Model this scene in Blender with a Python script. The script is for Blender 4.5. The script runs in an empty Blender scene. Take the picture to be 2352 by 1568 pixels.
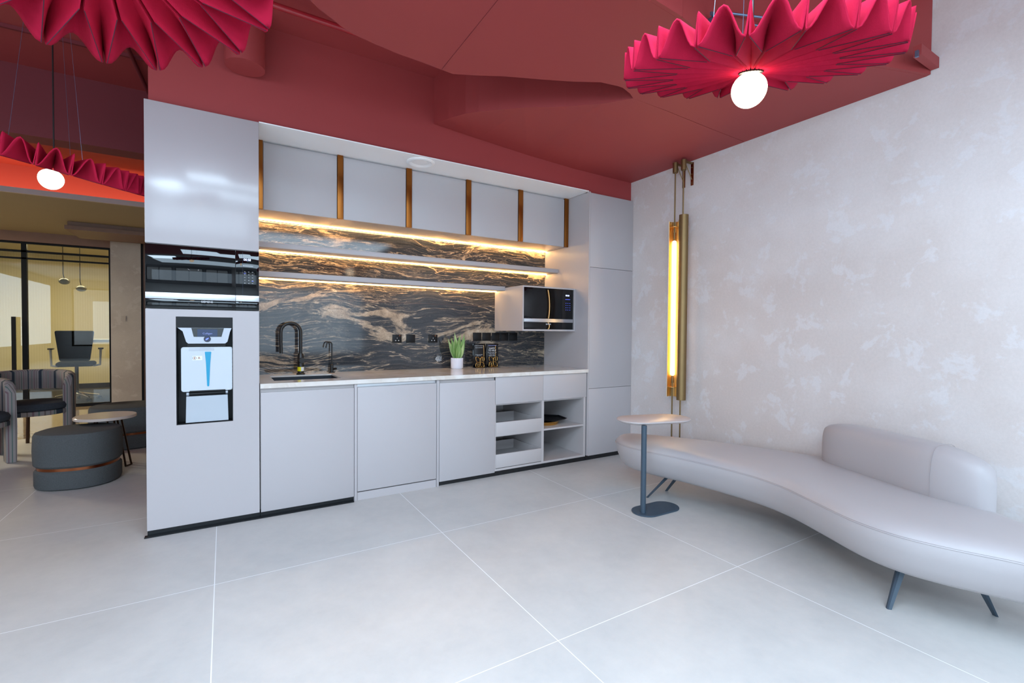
import bpy, bmesh, math, random
from mathutils import Vector, Matrix
random.seed(4)
PI = math.pi
sc = bpy.context.scene
COL = sc.collection

# ------------------------------------------------------------------ materials
def lin(c):
    r = []
    for v in c:
        v = v / 255.0
        r.append(v / 12.92 if v <= 0.04045 else ((v + 0.055) / 1.055) ** 2.4)
    return (r[0], r[1], r[2], 1.0)

def newmat(name):
    m = bpy.data.materials.new(name); m.use_nodes = True
    nt = m.node_tree; nt.nodes.clear()
    out = nt.nodes.new('ShaderNodeOutputMaterial')
    b = nt.nodes.new('ShaderNodeBsdfPrincipled')
    nt.links.new(b.outputs[0], out.inputs[0])
    return m, nt, b

def N(nt, t, **kw):
    n = nt.nodes.new(t)
    for k, v in kw.items():
        if k == 'inp':
            for kk, vv in v.items(): n.inputs[kk].default_value = vv
        else: setattr(n, k, v)
    return n

def mat(name, rgb, rough=.5, metal=0, var=.04, vscale=6, bump=0, bscale=200, coat=0, spec=.5, sheen=0, coatr=.05):
    """plain procedural material: base colour with slight noise variation and optional bump"""
    m, nt, b = newmat(name)
    c = lin(rgb)
    tc = N(nt, 'ShaderNodeTexCoord')
    nz = N(nt, 'ShaderNodeTexNoise', inp={'Scale': vscale, 'Detail': 4})
    nt.links.new(tc.outputs['Object'], nz.inputs['Vector'])
    mx = N(nt, 'ShaderNodeMix', data_type='RGBA')
    mx.inputs[6].default_value = (c[0]*(1-var), c[1]*(1-var), c[2]*(1-var), 1)
    mx.inputs[7].default_value = (min(1, c[0]*(1+var)), min(1, c[1]*(1+var)), min(1, c[2]*(1+var)), 1)
    nt.links.new(nz.outputs['Fac'], mx.inputs[0])
    nt.links.new(mx.outputs[2], b.inputs['Base Color'])
    b.inputs['Roughness'].default_value = rough
    b.inputs['Metallic'].default_value = metal
    b.inputs['Coat Weight'].default_value = coat
    b.inputs['Coat Roughness'].default_value = coatr
    b.inputs['Specular IOR Level'].default_value = spec
    b.inputs['Sheen Weight'].default_value = sheen
    if bump:
        n2 = N(nt, 'ShaderNodeTexNoise', inp={'Scale': bscale, 'Detail': 3})
        nt.links.new(tc.outputs['Object'], n2.inputs['Vector'])
        bp = N(nt, 'ShaderNodeBump', inp={'Strength': bump, 'Distance': .002})
        nt.links.new(n2.outputs['Fac'], bp.inputs['Height'])
        nt.links.new(bp.outputs[0], b.inputs['Normal'])
    return m

def emis(name, rgb, strength):
    m, nt, b = newmat(name)
    c = lin(rgb)
    b.inputs['Base Color'].default_value = c
    b.inputs['Emission Color'].default_value = c
    b.inputs['Emission Strength'].default_value = strength
    return m

def ramp(nt, pts, interp='LINEAR'):
    r = N(nt, 'ShaderNodeValToRGB'); r.color_ramp.interpolation = interp
    el = r.color_ramp.elements
    while len(el) > 1: el.remove(el[-1])
    el[0].position = pts[0][0]; el[0].color = pts[0][1]
    for p, c in pts[1:]:
        e = el.new(p); e.color = c
    return r

def math_(nt, op, a, b=None, c=None):
    n = N(nt, 'ShaderNodeMath', operation=op)
    for i, v in enumerate((a, b, c)):
        if v is None: continue
        if isinstance(v, (int, float)): n.inputs[i].default_value = v
        else: nt.links.new(v, n.inputs[i])
    return n.outputs[0]

W = (1, 1, 1, 1); K = (0, 0, 0, 1)

def floor_mat():
    m, nt, b = newmat('porcelain_floor_tiles')
    g = N(nt, 'ShaderNodeNewGeometry'); s = N(nt, 'ShaderNodeSeparateXYZ')
    nt.links.new(g.outputs['Position'], s.inputs[0])
    d = []
    for i in (0, 1):
        f = math_(nt, 'FRACT', math_(nt, 'DIVIDE', math_(nt, 'ADD', s.outputs[i], 24.0), 1.2))
        d.append(math_(nt, 'MINIMUM', f, math_(nt, 'SUBTRACT', 1.0, f)))
    dist = math_(nt, 'MINIMUM', d[0], d[1])
    line = math_(nt, 'LESS_THAN', dist, 0.0016)
    n1 = N(nt, 'ShaderNodeTexNoise', inp={'Scale': 1.6, 'Detail': 8, 'Roughness': .6})
    n2 = N(nt, 'ShaderNodeTexNoise', inp={'Scale': 14, 'Detail': 6, 'Roughness': .7})
    nt.links.new(g.outputs['Position'], n1.inputs['Vector']); nt.links.new(g.outputs['Position'], n2.inputs['Vector'])
    v = math_(nt, 'ADD', math_(nt, 'MULTIPLY', n1.outputs[0], .7), math_(nt, 'MULTIPLY', n2.outputs[0], .3))
    r = ramp(nt, [(.35, lin((186, 185, 183))), (.5, lin((195, 193, 190))), (.68, lin((204, 201, 197)))])
    nt.links.new(v, r.inputs[0])
    mx = N(nt, 'ShaderNodeMix', data_type='RGBA'); mx.inputs[7].default_value = lin((238, 239, 240))
    nt.links.new(line, mx.inputs[0]); nt.links.new(r.outputs[0], mx.inputs[6])
    nt.links.new(mx.outputs[2], b.inputs['Base Color'])
    b.inputs['Roughness'].default_value = .42
    b.inputs['Specular IOR Level'].default_value = .4
    return m

def hall_floor_mat():
    m, nt, b = newmat('polished_beige_hall_tiles')
    tc = N(nt, 'ShaderNodeTexCoord')
    mp = N(nt, 'ShaderNodeMapping'); mp.inputs['Scale'].default_value = (1, 5, 1)
    nt.links.new(tc.outputs['Object'], mp.inputs[0])
    n = N(nt, 'ShaderNodeTexNoise', inp={'Scale': 2.2, 'Detail': 6, 'Distortion': .6})
    nt.links.new(mp.outputs[0], n.inputs['Vector'])
    r = ramp(nt, [(.3, lin((120, 104, 84))), (.6, lin((158, 140, 114)))])
    nt.links.new(n.outputs[0], r.inputs[0]); nt.links.new(r.outputs[0], b.inputs['Base Color'])
    b.inputs['Roughness'].default_value = .07
    return m

def plaster_mat(name, base, hi, lo):
    m, nt, b = newmat(name)
    tc = N(nt, 'ShaderNodeTexCoord')
    n1 = N(nt, 'ShaderNodeTexNoise', inp={'Scale': 6.2, 'Detail': 10, 'Roughness': .66, 'Distortion': .3})
    n2 = N(nt, 'ShaderNodeTexNoise', inp={'Scale': 1.5, 'Detail': 5, 'Roughness': .6})
    n3 = N(nt, 'ShaderNodeTexNoise', inp={'Scale': 60, 'Detail': 6, 'Roughness': .8})
    for n in (n1, n2, n3): nt.links.new(tc.outputs['Object'], n.inputs['Vector'])
    r1 = ramp(nt, [(.55, K), (.60, W)])
    nt.links.new(n1.outputs[0], r1.inputs[0])
    r2 = ramp(nt, [(.38, lin(lo)), (.62, lin(base))])
    nt.links.new(n2.outputs[0], r2.inputs[0])
    mx = N(nt, 'ShaderNodeMix', data_type='RGBA'); mx.inputs[7].default_value = lin(hi)
    nt.links.new(math_(nt, 'MULTIPLY', r1.outputs[0], .45), mx.inputs[0]); nt.links.new(r2.outputs[0], mx.inputs[6])
    m2 = N(nt, 'ShaderNodeMix', data_type='RGBA', blend_type='MULTIPLY')
    m2.inputs[0].default_value = 1
    r3 = ramp(nt, [(.3, (.9, .9, .9, 1)), (.7, W)])
    nt.links.new(n3.outputs[0], r3.inputs[0])
    nt.links.new(mx.outputs[2], m2.inputs[6]); nt.links.new(r3.outputs[0], m2.inputs[7])
    nt.links.new(m2.outputs[2], b.inputs['Base Color'])
    b.inputs['Roughness'].default_value = .7
    bp = N(nt, 'ShaderNodeBump', inp={'Strength': .12, 'Distance': .002})
    nt.links.new(n3.outputs[0], bp.inputs['Height']); nt.links.new(bp.outputs[0], b.inputs['Normal'])
    return m

def marble_mat():
    m, nt, b = newmat('black_gold_veined_stone')
    tc = N(nt, 'ShaderNodeTexCoord')
    # large scale warp
    wn = N(nt, 'ShaderNodeTexNoise', inp={'Scale': 1.1, 'Detail': 3, 'Roughness': .5})
    mpw = N(nt, 'ShaderNodeMapping'); mpw.inputs['Scale'].default_value = (1.0, 1.0, 1.7); mpw.inputs['Location'].default_value = (3.1, 0, 1.7)
    nt.links.new(tc.outputs['Object'], mpw.inputs[0]); nt.links.new(mpw.outputs[0], wn.inputs['Vector'])
    sub = N(nt, 'ShaderNodeVectorMath', operation='SUBTRACT'); sub.inputs[1].default_value = (.5, .5, .5)
    nt.links.new(wn.outputs['Color'], sub.inputs[0])
    scl = N(nt, 'ShaderNodeVectorMath', operation='MULTIPLY'); scl.inputs[1].default_value = (.55, 0, .30)
    nt.links.new(sub.outputs[0], scl.inputs[0])
    add = N(nt, 'ShaderNodeVectorMath', operation='ADD')
    nt.links.new(tc.outputs['Object'], add.inputs[0]); nt.links.new(scl.outputs[0], add.inputs[1])
    mp = N(nt, 'ShaderNodeMapping'); mp.inputs['Rotation'].default_value = (0, .06, 0); mp.inputs['Scale'].default_value = (1.0, 1, 8.5)
    nt.links.new(add.outputs[0], mp.inputs[0])
    P = mp.outputs[0]
    def noise(scale, det, rough, dist=0, loc=None, vec=P):
        n = N(nt, 'ShaderNodeTexNoise', inp={'Scale': scale, 'Detail': det, 'Roughness': rough, 'Distortion': dist})
        if loc:
            q = N(nt, 'ShaderNodeMapping'); q.inputs['Location'].default_value = loc
            nt.links.new(vec, q.inputs[0]); nt.links.new(q.outputs[0], n.inputs['Vector'])
        else: nt.links.new(vec, n.inputs['Vector'])
        return n.outputs[0]
    def ridge(v, c=.5): return math_(nt, 'ABSOLUTE', math_(nt, 'SUBTRACT', v, c))
    # fine streaks in the dark body
    mps = N(nt, 'ShaderNodeMapping'); mps.inputs['Scale'].default_value = (.55, 1, 2.2)
    nt.links.new(P, mps.inputs[0])
    st = noise(5, 12, .78, .35, None, mps.outputs[0])
    base = ramp(nt, [(.34, lin((24, 26, 31))), (.50, lin((48, 50, 55))), (.60, lin((78, 75, 73))), (.72, lin((140, 124, 106)))])
    nt.links.new(st, base.inputs[0])
    # thin golden veins following the flow
    v1 = ramp(nt, [(0, W), (.006, (.6, .6, .6, 1)), (.013, K)])
    nt.links.new(ridge(noise(1.15, 5, .55, .5, (5, 2, 1))), v1.inputs[0])
    v2 = ramp(nt, [(0, W), (.008, (.45, .45, .45, 1)), (.018, K)])
    nt.links.new(ridge(noise(2.3, 6, .6, .7, (1, 7, 4)), .47), v2.inputs[0])
    # mask so the veins come and go
    mk = ramp(nt, [(.42, K), (.56, W)])
    nt.links.new(noise(.8, 3, .5, 0, (9, 3, 2), tc.outputs['Object']), mk.inputs[0])
    v3 = ramp(nt, [(0, (.8, .8, .8, 1)), (.006, (.4, .4, .4, 1)), (.014, K)])
    nt.links.new(ridge(noise(3.4, 8, .66, 1.0, (4, 1, 8)), .53), v3.inputs[0])
    mk2 = ramp(nt, [(.38, W), (.52, K)])
    nt.links.new(noise(1.3, 3, .5, 0, (2, 5, 7), tc.outputs['Object']), mk2.inputs[0])
    veins = math_(nt, 'MAXIMUM', v1.outputs[0], math_(nt, 'MULTIPLY', v2.outputs[0], mk.outputs[0]))
    veins = math_(nt, 'MAXIMUM', veins, math_(nt, 'MULTIPLY', v3.outputs[0], mk2.outputs[0]))
    # chunky beige patches on diagonal bands
    mpc = N(nt, 'ShaderNodeMapping'); mpc.inputs['Rotation'].default_value = (0, .75, 0); mpc.inputs['Scale'].default_value = (.75, 1, 2.6); mpc.inputs['Location'].default_value = (.4, 0, .25)
    nt.links.new(add.outputs[0], mpc.inputs[0])
    c1 = noise(1.5, 9, .66, .9, None, mpc.outputs[0])
    pr = ramp(nt, [(.59, K), (.63, W)])
    nt.links.new(c1, pr.inputs[0])
    allv = math_(nt, 'MAXIMUM', veins, pr.outputs[0])
    sp = noise(140, 4, .7, 0, None, tc.outputs['Object'])
    gold = ramp(nt, [(.35, lin((146, 126, 104))), (.55, lin((190, 168, 142))), (.7, lin((220, 202, 178)))])
    nt.links.new(noise(9, 6, .7, 0, None, tc.outputs['Object']), gold.inputs[0])
    mx = N(nt, 'ShaderNodeMix', data_type='RGBA')
    nt.links.new(allv, mx.inputs[0]); nt.links.new(base.outputs[0], mx.inputs[6]); nt.links.new(gold.outputs[0], mx.inputs[7])
    # speckle
    sr = ramp(nt, [(.3, (.55, .55, .57, 1)), (.6, (1, 1, 1, 1)), (.75, (1.7, 1.6, 1.5, 1))])
    nt.links.new(sp, sr.inputs[0])
    mm = N(nt, 'ShaderNodeMix', data_type='RGBA', blend_type='MULTIPLY'); mm.inputs[0].default_value = .85
    nt.links.new(mx.outputs[2], mm.inputs[6]); nt.links.new(sr.outputs[0], mm.inputs[7])
    nt.links.new(mm.outputs[2], b.inputs['Base Color'])
    b.inputs['Roughness'].default_value = .07
    return m

def worktop_mat():
    m, nt, b = newmat('cream_marble_worktop')
    tc = N(nt, 'ShaderNodeTexCoord')
    n = N(nt, 'ShaderNodeTexNoise', inp={'Scale': 1.3, 'Detail': 6, 'Roughness': .6, 'Distortion': 1.2})
    nt.links.new(tc.outputs['Object'], n.inputs['Vector'])
    r = ramp(nt, [(0, W), (.012, W), (.03, K)])
    nt.links.new(math_(nt, 'ABSOLUTE', math_(nt, 'SUBTRACT', n.outputs[0], .5)), r.inputs[0])
    n2 = N(nt, 'ShaderNodeTexNoise', inp={'Scale': 5, 'Detail': 6, 'Roughness': .6})
    nt.links.new(tc.outputs['Object'], n2.inputs['Vector'])
    b2 = ramp(nt, [(.35, lin((214, 205, 197))), (.65, lin((227, 222, 216)))])
    nt.links.new(n2.outputs[0], b2.inputs[0])
    mx = N(nt, 'ShaderNodeMix', data_type='RGBA'); mx.inputs[7].default_value = lin((176, 146, 112))
    nt.links.new(math_(nt, 'MULTIPLY', r.outputs[0], .16), mx.inputs[0]); nt.links.new(b2.outputs[0], mx.inputs[6])
    nt.links.new(mx.outputs[2], b.inputs['Base Color'])
    b.inputs['Roughness'].default_value = .08
    return m

def stripe_mat():
    m, nt, b = newmat('striped_woven_upholstery')
    tc = N(nt, 'ShaderNodeTexCoord'); s = N(nt, 'ShaderNodeSeparateXYZ')
    nt.links.new(tc.outputs['UV'], s.inputs[0])
    f = math_(nt, 'FRACT', math_(nt, 'MULTIPLY', s.outputs[0], 9.0))
    f = math_(nt, 'FRACT', math_(nt, 'ADD', f, .55))
    c = {k: lin(v) for k, v in dict(w=(146, 139, 137), n=(48, 60, 72), p=(122, 98, 104), g=(92, 112, 106), t=(112, 100, 96)).items()}
    seq = [(0, 'n'), (.18, 'w'), (.30, 't'), (.33, 'w'), (.42, 'p'), (.47, 'w'), (.56, 'g'), (.60, 'w'), (.70, 't'), (.74, 'w'), (.84, 'p'), (.87, 'w'), (.94, 'g'), (.97, 'w')]
    r = ramp(nt, [(p, c[k]) for p, k in seq], 'CONSTANT')
    nt.links.new(f, r.inputs[0]); nt.links.new(r.outputs[0], b.inputs['Base Color'])
    b.inputs['Roughness'].default_value = .85
    return m

def slat_mat():
    m, nt, b = newmat('pale_reeded_panel')
    tc = N(nt, 'ShaderNodeTexCoord')
    wv = N(nt, 'ShaderNodeTexWave', bands_direction='X', inp={'Scale': 8.0, 'Distortion': 0})
    nt.links.new(tc.outputs['Object'], wv.inputs['Vector'])
    r = ramp(nt, [(.0, lin((196, 186, 146))), (.5, lin((202, 192, 153)))])
    nt.links.new(wv.outputs['Fac'], r.inputs[0]); nt.links.new(r.outputs[0], b.inputs['Base Color'])
    b.inputs['Roughness'].default_value = .6
    return m

def glass_mat():
    m, nt, b = newmat('clear_partition_glass')
    b.inputs['Base Color'].default_value = (.93, .96, .93, 1)
    b.inputs['Roughness'].default_value = 0
    b.inputs['IOR'].default_value = 1.45
    b.inputs['Transmission Weight'].default_value = 1
    return m

M = {}
M['floor'] = floor_mat(); M['hall'] = hall_floor_mat(); M['marble'] = marble_mat(); M['worktop'] = worktop_mat()
M['plaster'] = plaster_mat('mottled_limewash_wallpaper', (224, 216, 213), (229, 227, 229), (216, 205, 200))
M['plaster2'] = plaster_mat('mottled_limewash_column', (186, 178, 170), (198, 192, 186), (172, 162, 154))
M['red'] = mat('brick_red_ceiling_paint', (158, 60, 60), .62, var=.03, vscale=2, bump=.05, bscale=60)
M['plum'] = mat('plum_red_beam_paint', (110, 28, 36), .6, var=.04, vscale=2)
M['cab'] = mat('satin_greige_lacquer', (182, 176, 177), .42, var=.01, coat=.12, coatr=.2, spec=.4)
M['cabin'] = mat('greige_carcass_board', (188, 181, 180), .38, var=.015)
M['cabgloss'] = mat('gloss_greige_lacquer', (182, 176, 178), .3, var=.01, coat=1.0, coatr=.15)
M['white'] = mat('white_soffit_paint', (248, 246, 246), .5, var=.01)
M['silverpaint'] = mat('grey_office_ceiling_paint', (168, 168, 170), .7, var=.02)
M['trimwhite'] = mat('pale_trim_paint', (188, 172, 168), .5, var=.02)
M['bronze'] = mat('brushed_bronze_profile', (156, 96, 44), .3, 1, var=.12, vscale=3)
M['brass'] = mat('aged_brass', (142, 118, 82), .5, 1, var=.1, vscale=8)
M['brassin'] = mat('bright_brass_inner', (222, 180, 116), .34, 1, var=.06)
M['gold'] = mat('polished_gold', (222, 174, 96), .14, 1, var=.05)
M['kick'] = mat('black_plinth_vinyl', (20, 22, 25), .35, var=.1)
M['blackglass'] = mat('black_oven_glass', (4, 5, 7), .03, var=.02, spec=.42)
M['blackmat'] = mat('matte_black_metal', (22, 21, 21), .38, var=.1)
M['blackpl'] = mat('black_plastic_plate', (13, 13, 15), .4, var=.05, spec=.3)
M['blackframe'] = mat('black_aluminium_frame', (7, 7, 8), .45, var=.08, spec=.15)
M['steel'] = mat('brushed_steel_strip', (200, 202, 206), .28, 1, var=.04)
M['silver'] = mat('silver_plastic', (176, 180, 188), .35, .4, var=.03)
M['whitepl'] = mat('white_moulded_plastic', (198, 206, 212), .3, var=.01)
M['lightgrey'] = mat('light_grey_plastic', (178, 186, 194), .35, var=.02)
M['blue'] = mat('turquoise_plastic', (14, 150, 190), .3, var=.03)
M['navy'] = mat('navy_button', (16, 26, 60), .2, var=.05)
M['sink'] = mat('black_granite_sink', (30, 36, 46), .4, var=.1)
M['yellow'] = mat('yellow_sticker', (236, 220, 20), .5, var=.02)
M['paper'] = mat('white_sticker', (236, 236, 236), .5, var=.02)
M['acrylic'] = mat('black_acrylic', (5, 5, 7), .05, var=.02)
M['ink'] = mat('white_print', (225, 225, 228), .5, var=.0)
M['inkblue'] = mat('lilac_print', (150, 160, 220), .5, var=.0)
M['pot'] = mat('white_ceramic', (226, 226, 236), .35, var=.01)
M['leaf'] = mat('green_leaf', (126, 160, 88), .5, var=.25, vscale=12)
M['leaf2'] = mat('pale_green_leaf', (172, 192, 128), .5, var=.15, vscale=12)
M['soil'] = mat('dark_soil', (70, 60, 44), .9, var=.3, vscale=60)
M['felt'] = mat('crimson_felt', (182, 30, 62), .95, var=.14, vscale=22, bump=.35, bscale=420, spec=.08)
M['stitch'] = mat('dark_crease_stitch', (78, 30, 48), .9, var=.1)
M['leather'] = mat('greige_leatherette', (176, 170, 171), .42, var=.02, vscale=3, bump=.12, bscale=500, sheen=.1)
M['seam'] = mat('leatherette_seam', (158, 150, 151), .6, var=.02)
M['slate'] = mat('slate_blue_powder_coat', (58, 74, 88), .42, var=.06, vscale=40)
M['tabletop'] = mat('greige_table_laminate', (190, 180, 178), .4, var=.02)
M['ottoman'] = mat('grey_teal_weave', (84, 87, 88), .95, var=.3, vscale=160, bump=.5, bscale=700, spec=.2)
M['cushion'] = mat('dark_grey_seat_fabric', (62, 68, 76), .9, var=.2, vscale=120, spec=.2)
M['copper'] = mat('copper_band', (150, 92, 62), .22, 1, var=.05)
M['bronzetube'] = mat('dark_bronze_tube', (70, 54, 46), .3, .9, var=.05)
M['pinkmarble'] = mat('pale_pink_marble', (206, 190, 180), .2, var=.08, vscale=5)
M['stripe'] = stripe_mat(); M['slat'] = slat_mat(); M['glass'] = glass_mat()
M['carpet'] = mat('dark_office_carpet', (44, 42, 38), .95, var=.25, vscale=90)
M['officewhite'] = mat('cream_office_paint', (206, 190, 150), .6, var=.02)
M['olive'] = mat('beige_hall_ceiling_paint', (150, 134, 104), .7, var=.02)
M['brownwood'] = mat('brown_veneer', (120, 88, 70), .5, var=.12, vscale=9)
M['mesh'] = mat('black_chair_mesh', (9, 9, 8), .9, var=.1, spec=.1)
M['chrome'] = mat('polished_chrome', (210, 212, 214), .08, 1, var=.02)
M['deskwhite'] = mat('white_desk_edge', (170, 176, 176), .4, var=.02)
M['wire'] = mat('galvanised_conduit', (120, 140, 168), .35, .8, var=.1)
M['redgloss'] = mat('red_gloss_pipe_paint', (160, 36, 44), .25, var=.04)
M['globe'] = emis('glowing_opal_globe', (255, 232, 200), 6.5)
M['globeoff'] = mat('smoked_globe_glass', (120, 120, 112), .15, var=.02)
M['led'] = emis('warm_led_strip', (255, 202, 128), 58.0)
M['baton'] = emis('linear_lamp_diffuser', (240, 245, 255), 7.0)
M['tube'] = emis('warm_light_tube', (255, 226, 168), 17.0)
M['cove'] = emis('cove_led_strip', (255, 170, 100), 3.0)
M['clock'] = emis('blue_white_display', (190, 205, 255), 2.2)
M['clockdim'] = emis('blue_key_light', (90, 110, 255), 1.4)
M['screen'] = emis('dim_blue_screen', (34, 48, 74), .6)
M['daypanel'] = emis('ceiling_panel_light', (236, 242, 255), 3.0)

# ------------------------------------------------------------------ mesh helpers
def BM(): return bmesh.new()
def box(bm, x0, x1, y0, y1, z0, z1, bev=0):
    g = bmesh.ops.create_cube(bm, size=1)
    vs = g['verts']
    for v in vs:
        v.co = Vector(((x0+x1)/2 + v.co.x*(x1-x0), (y0+y1)/2 + v.co.y*(y1-y0), (z0+z1)/2 + v.co.z*(z1-z0)))
    if bev:
        es = list({e for v in vs for e in v.link_edges})
        bmesh.ops.bevel(bm, geom=es, offset=bev, segments=2, profile=.5, affect='EDGES')
    return bm
def quad(bm, *pts):
    return bm.faces.new([bm.verts.new(p) for p in pts])
def prism(bm, poly, z0, z1, axis='z'):
    """extrude a 2D polygon; axis z: (x,y); axis y: (x,z) from y=z0 to z1"""
    def P(p, t): return (p[0], p[1], t) if axis == 'z' else (p[0], t, p[1])
    a = [bm.verts.new(P(p, z0)) for p in poly]; b_ = [bm.verts.new(P(p, z1)) for p in poly]
    n = len(poly)
    bm.faces.new(a[::-1]); bm.faces.new(b_)
    for i in range(n):
        bm.faces.new((a[i], a[(i+1) % n], b_[(i+1) % n], b_[i]))
    return bm
def tube(bm, pts, r, seg=10, caps=True, closed=False):
    pts = [Vector(p) for p in pts]; n = len(pts); rings = []
    prev = None
    for i, p in enumerate(pts):
        if closed: t = (pts[(i+1) % n] - pts[i-1]).normalized()
        elif i == 0: t = (pts[1]-p).normalized()
        elif i == n-1: t = (p-pts[i-1]).normalized()
        else: t = ((pts[i+1]-p).normalized() + (p-pts[i-1]).normalized()).normalized()
        if prev is None:
            u = t.cross(Vector((0, 0, 1)))
            if u.length < .05: u = t.cross(Vector((1, 0, 0)))
            u.normalize()
        else:
            u = (prev - t*prev.dot(t)).normalized()
        prev = u; w = t.cross(u)
        rr = r[i] if isinstance(r, (list, tuple)) else r
        rings.append([bm.verts.new(p + rr*(math.cos(2*PI*k/seg)*u + math.sin(2*PI*k/seg)*w)) for k in range(seg)])
    m = n if closed else n-1
    for i in range(m):
        A = rings[i]; B = rings[(i+1) % n]
        for k in range(seg): bm.faces.new((A[k], A[(k+1) % seg], B[(k+1) % seg], B[k]))
    if caps and not closed:
        bm.faces.new(rings[0][::-1]); bm.faces.new(rings[-1])
    return bm
def lathe(bm, prof, c=(0, 0, 0), seg=32, sx=1, sy=1):
    """profile of (r,z); r==0 closes"""
    rings = []
    for r, z in prof:
        if r == 0: rings.append([bm.verts.new((c[0], c[1], c[2]+z))])
        else: rings.append([bm.verts.new((c[0]+sx*r*math.cos(2*PI*k/seg), c[1]+sy*r*math.sin(2*PI*k/seg), c[2]+z)) for k in range(seg)])
    for A, B in zip(rings, rings[1:]):
        for k in range(seg):
            k2 = (k+1) % seg
            if len(A) == 1: bm.faces.new((A[0], B[k2], B[k]))
            elif len(B) == 1: bm.faces.new((A[k], A[k2], B[0]))
            else: bm.faces.new((A[k], A[k2], B[k2], B[k]))
    return bm
def stadium(cx, cy, L, Wd, ang=0, n=12):
    r = Wd/2; h = L/2 - r; out = []
    for s, a0 in ((1, -PI/2), (-1, PI/2)):
        for i in range(n+1):
            a = a0 + PI*i/n
            x = s*h + r*math.cos(a); y = r*math.sin(a)
            out.append((cx + x*math.cos(ang) - y*math.sin(ang), cy + x*math.sin(ang) + y*math.cos(ang)))
    return out
def rrect(x0, x1, z0, z1, r, n=5):
    out = []
    for cx, cz, a0 in ((x1-r, z1-r, 0), (x0+r, z1-r, PI/2), (x0+r, z0+r, PI), (x1-r, z0+r, 3*PI/2)):
        for i in range(n+1):
            a = a0 + PI/2*i/n
            out.append((cx + r*math.cos(a), cz + r*math.sin(a)))
    return out
def inset_poly(pts, d):
    n = len(pts); out = []
    A = sum(pts[i][0]*pts[(i+1) % n][1] - pts[(i+1) % n][0]*pts[i][1] for i in range(n))
    s = 1 if A > 0 else -1
    for i in range(n):
        p0 = Vector(pts[i-1]); p1 = Vector(pts[(i+1) % n]); t = (p1-p0).normalized()
        nn = Vector((-t.y, t.x))*s
        out.append((pts[i][0]+nn.x*d, pts[i][1]+nn.y*d))
    return out
def layered(bm, outline, layers, cap_bottom=True):
    rings = []
    for z, d in layers:
        o = inset_poly(outline, d) if d else outline
        rings.append([bm.verts.new((x, y, z)) for x, y in o])
    n = len(outline)
    for A, B in zip(rings, rings[1:]):
        for i in range(n): bm.faces.new((A[i], A[(i+1) % n], B[(i+1) % n], B[i]))
    if cap_bottom: bm.faces.new(rings[0][::-1])
    bm.faces.new(rings[-1])
    return bm
def catmull(pts, k=6, closed=True):
    out = []; n = len(pts)
    rng = range(n) if closed else range(n-1)
    for i in rng:
        g = lambda j: Vector(pts[j % n]) if closed else Vector(pts[max(0, min(n-1, j))])
        p0, p1, p2, p3 = g(i-1), g(i), g(i+1), g(i+2)
        for s in range(k):
            t = s/k
            out.append(tuple(.5*((2*p1) + (p2-p0)*t + (2*p0-5*p1+4*p2-p3)*t*t + (3*p1-p0-3*p2+p3)*t**3)))
    if not closed: out.append(tuple(pts[-1]))
    return out

# ------------------------------------------------------------------ object helpers
def thing(name, label, cat, loc=(0, 0, 0), rotz=0, group=None):
    o = bpy.data.objects.new(name, None); COL.objects.link(o)
    o.empty_display_size = .05
    o.location = loc; o.rotation_euler = (0, 0, rotz)
    o['label'] = label; o['category'] = cat
    if group: o['group'] = group
    return o
def finish(bm, angle=35, smooth=True, recalc=True):
    if recalc: bmesh.ops.recalc_face_normals(bm, faces=bm.faces)
    if smooth:
        for f in bm.faces: f.smooth = True
        for e in bm.edges:
            if len(e.link_faces) == 2 and e.calc_face_angle(0) > math.radians(angle): e.smooth = False
def root_of(o):
    while o.parent: o = o.parent
    return o
def part(name, bm, m, parent=None, local=False, angle=35, smooth=True, label=None, recalc=True):
    """one mesh object; vertices given in world coordinates unless local (then in the thing's own frame)"""
    finish(bm, angle, smooth, recalc)
    if parent is not None and not local:
        r = root_of(parent)
        bmesh.ops.translate(bm, vec=-Vector(r.location), verts=bm.verts)
    me = bpy.data.meshes.new(name); bm.to_mesh(me); bm.free()
    me.materials.append(m)
    o = bpy.data.objects.new(name, me); COL.objects.link(o)
    if parent is not None: o.parent = parent
    if label: o['label'] = label
    return o
def single(name, bm, m, label, cat, group=None, loc=(0, 0, 0), **kw):
    """a thing that is one mesh; vertices in world coordinates, origin moved to loc"""
    finish(bm, kw.get('angle', 35), kw.get('smooth', True))
    bmesh.ops.translate(bm, vec=-Vector(loc), verts=bm.verts)
    me = bpy.data.meshes.new(name); bm.to_mesh(me); bm.free(); me.materials.append(m)
    o = bpy.data.objects.new(name, me); COL.objects.link(o); o.location = loc
    o['label'] = label; o['category'] = cat
    if group: o['group'] = group
    return o
def struct(name, bm, m, parent=None, smooth=False):
    o = part(name, bm, m, parent, smooth=smooth)
    if parent is None: o['kind'] = 'structure'
    return o
def copy_tree(o, parent=None):
    c = o.copy(); COL.objects.link(c)
    if parent is not None: c.parent = parent
    for ch in [x for x in o.children]: copy_tree(ch, c)
    return c
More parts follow.
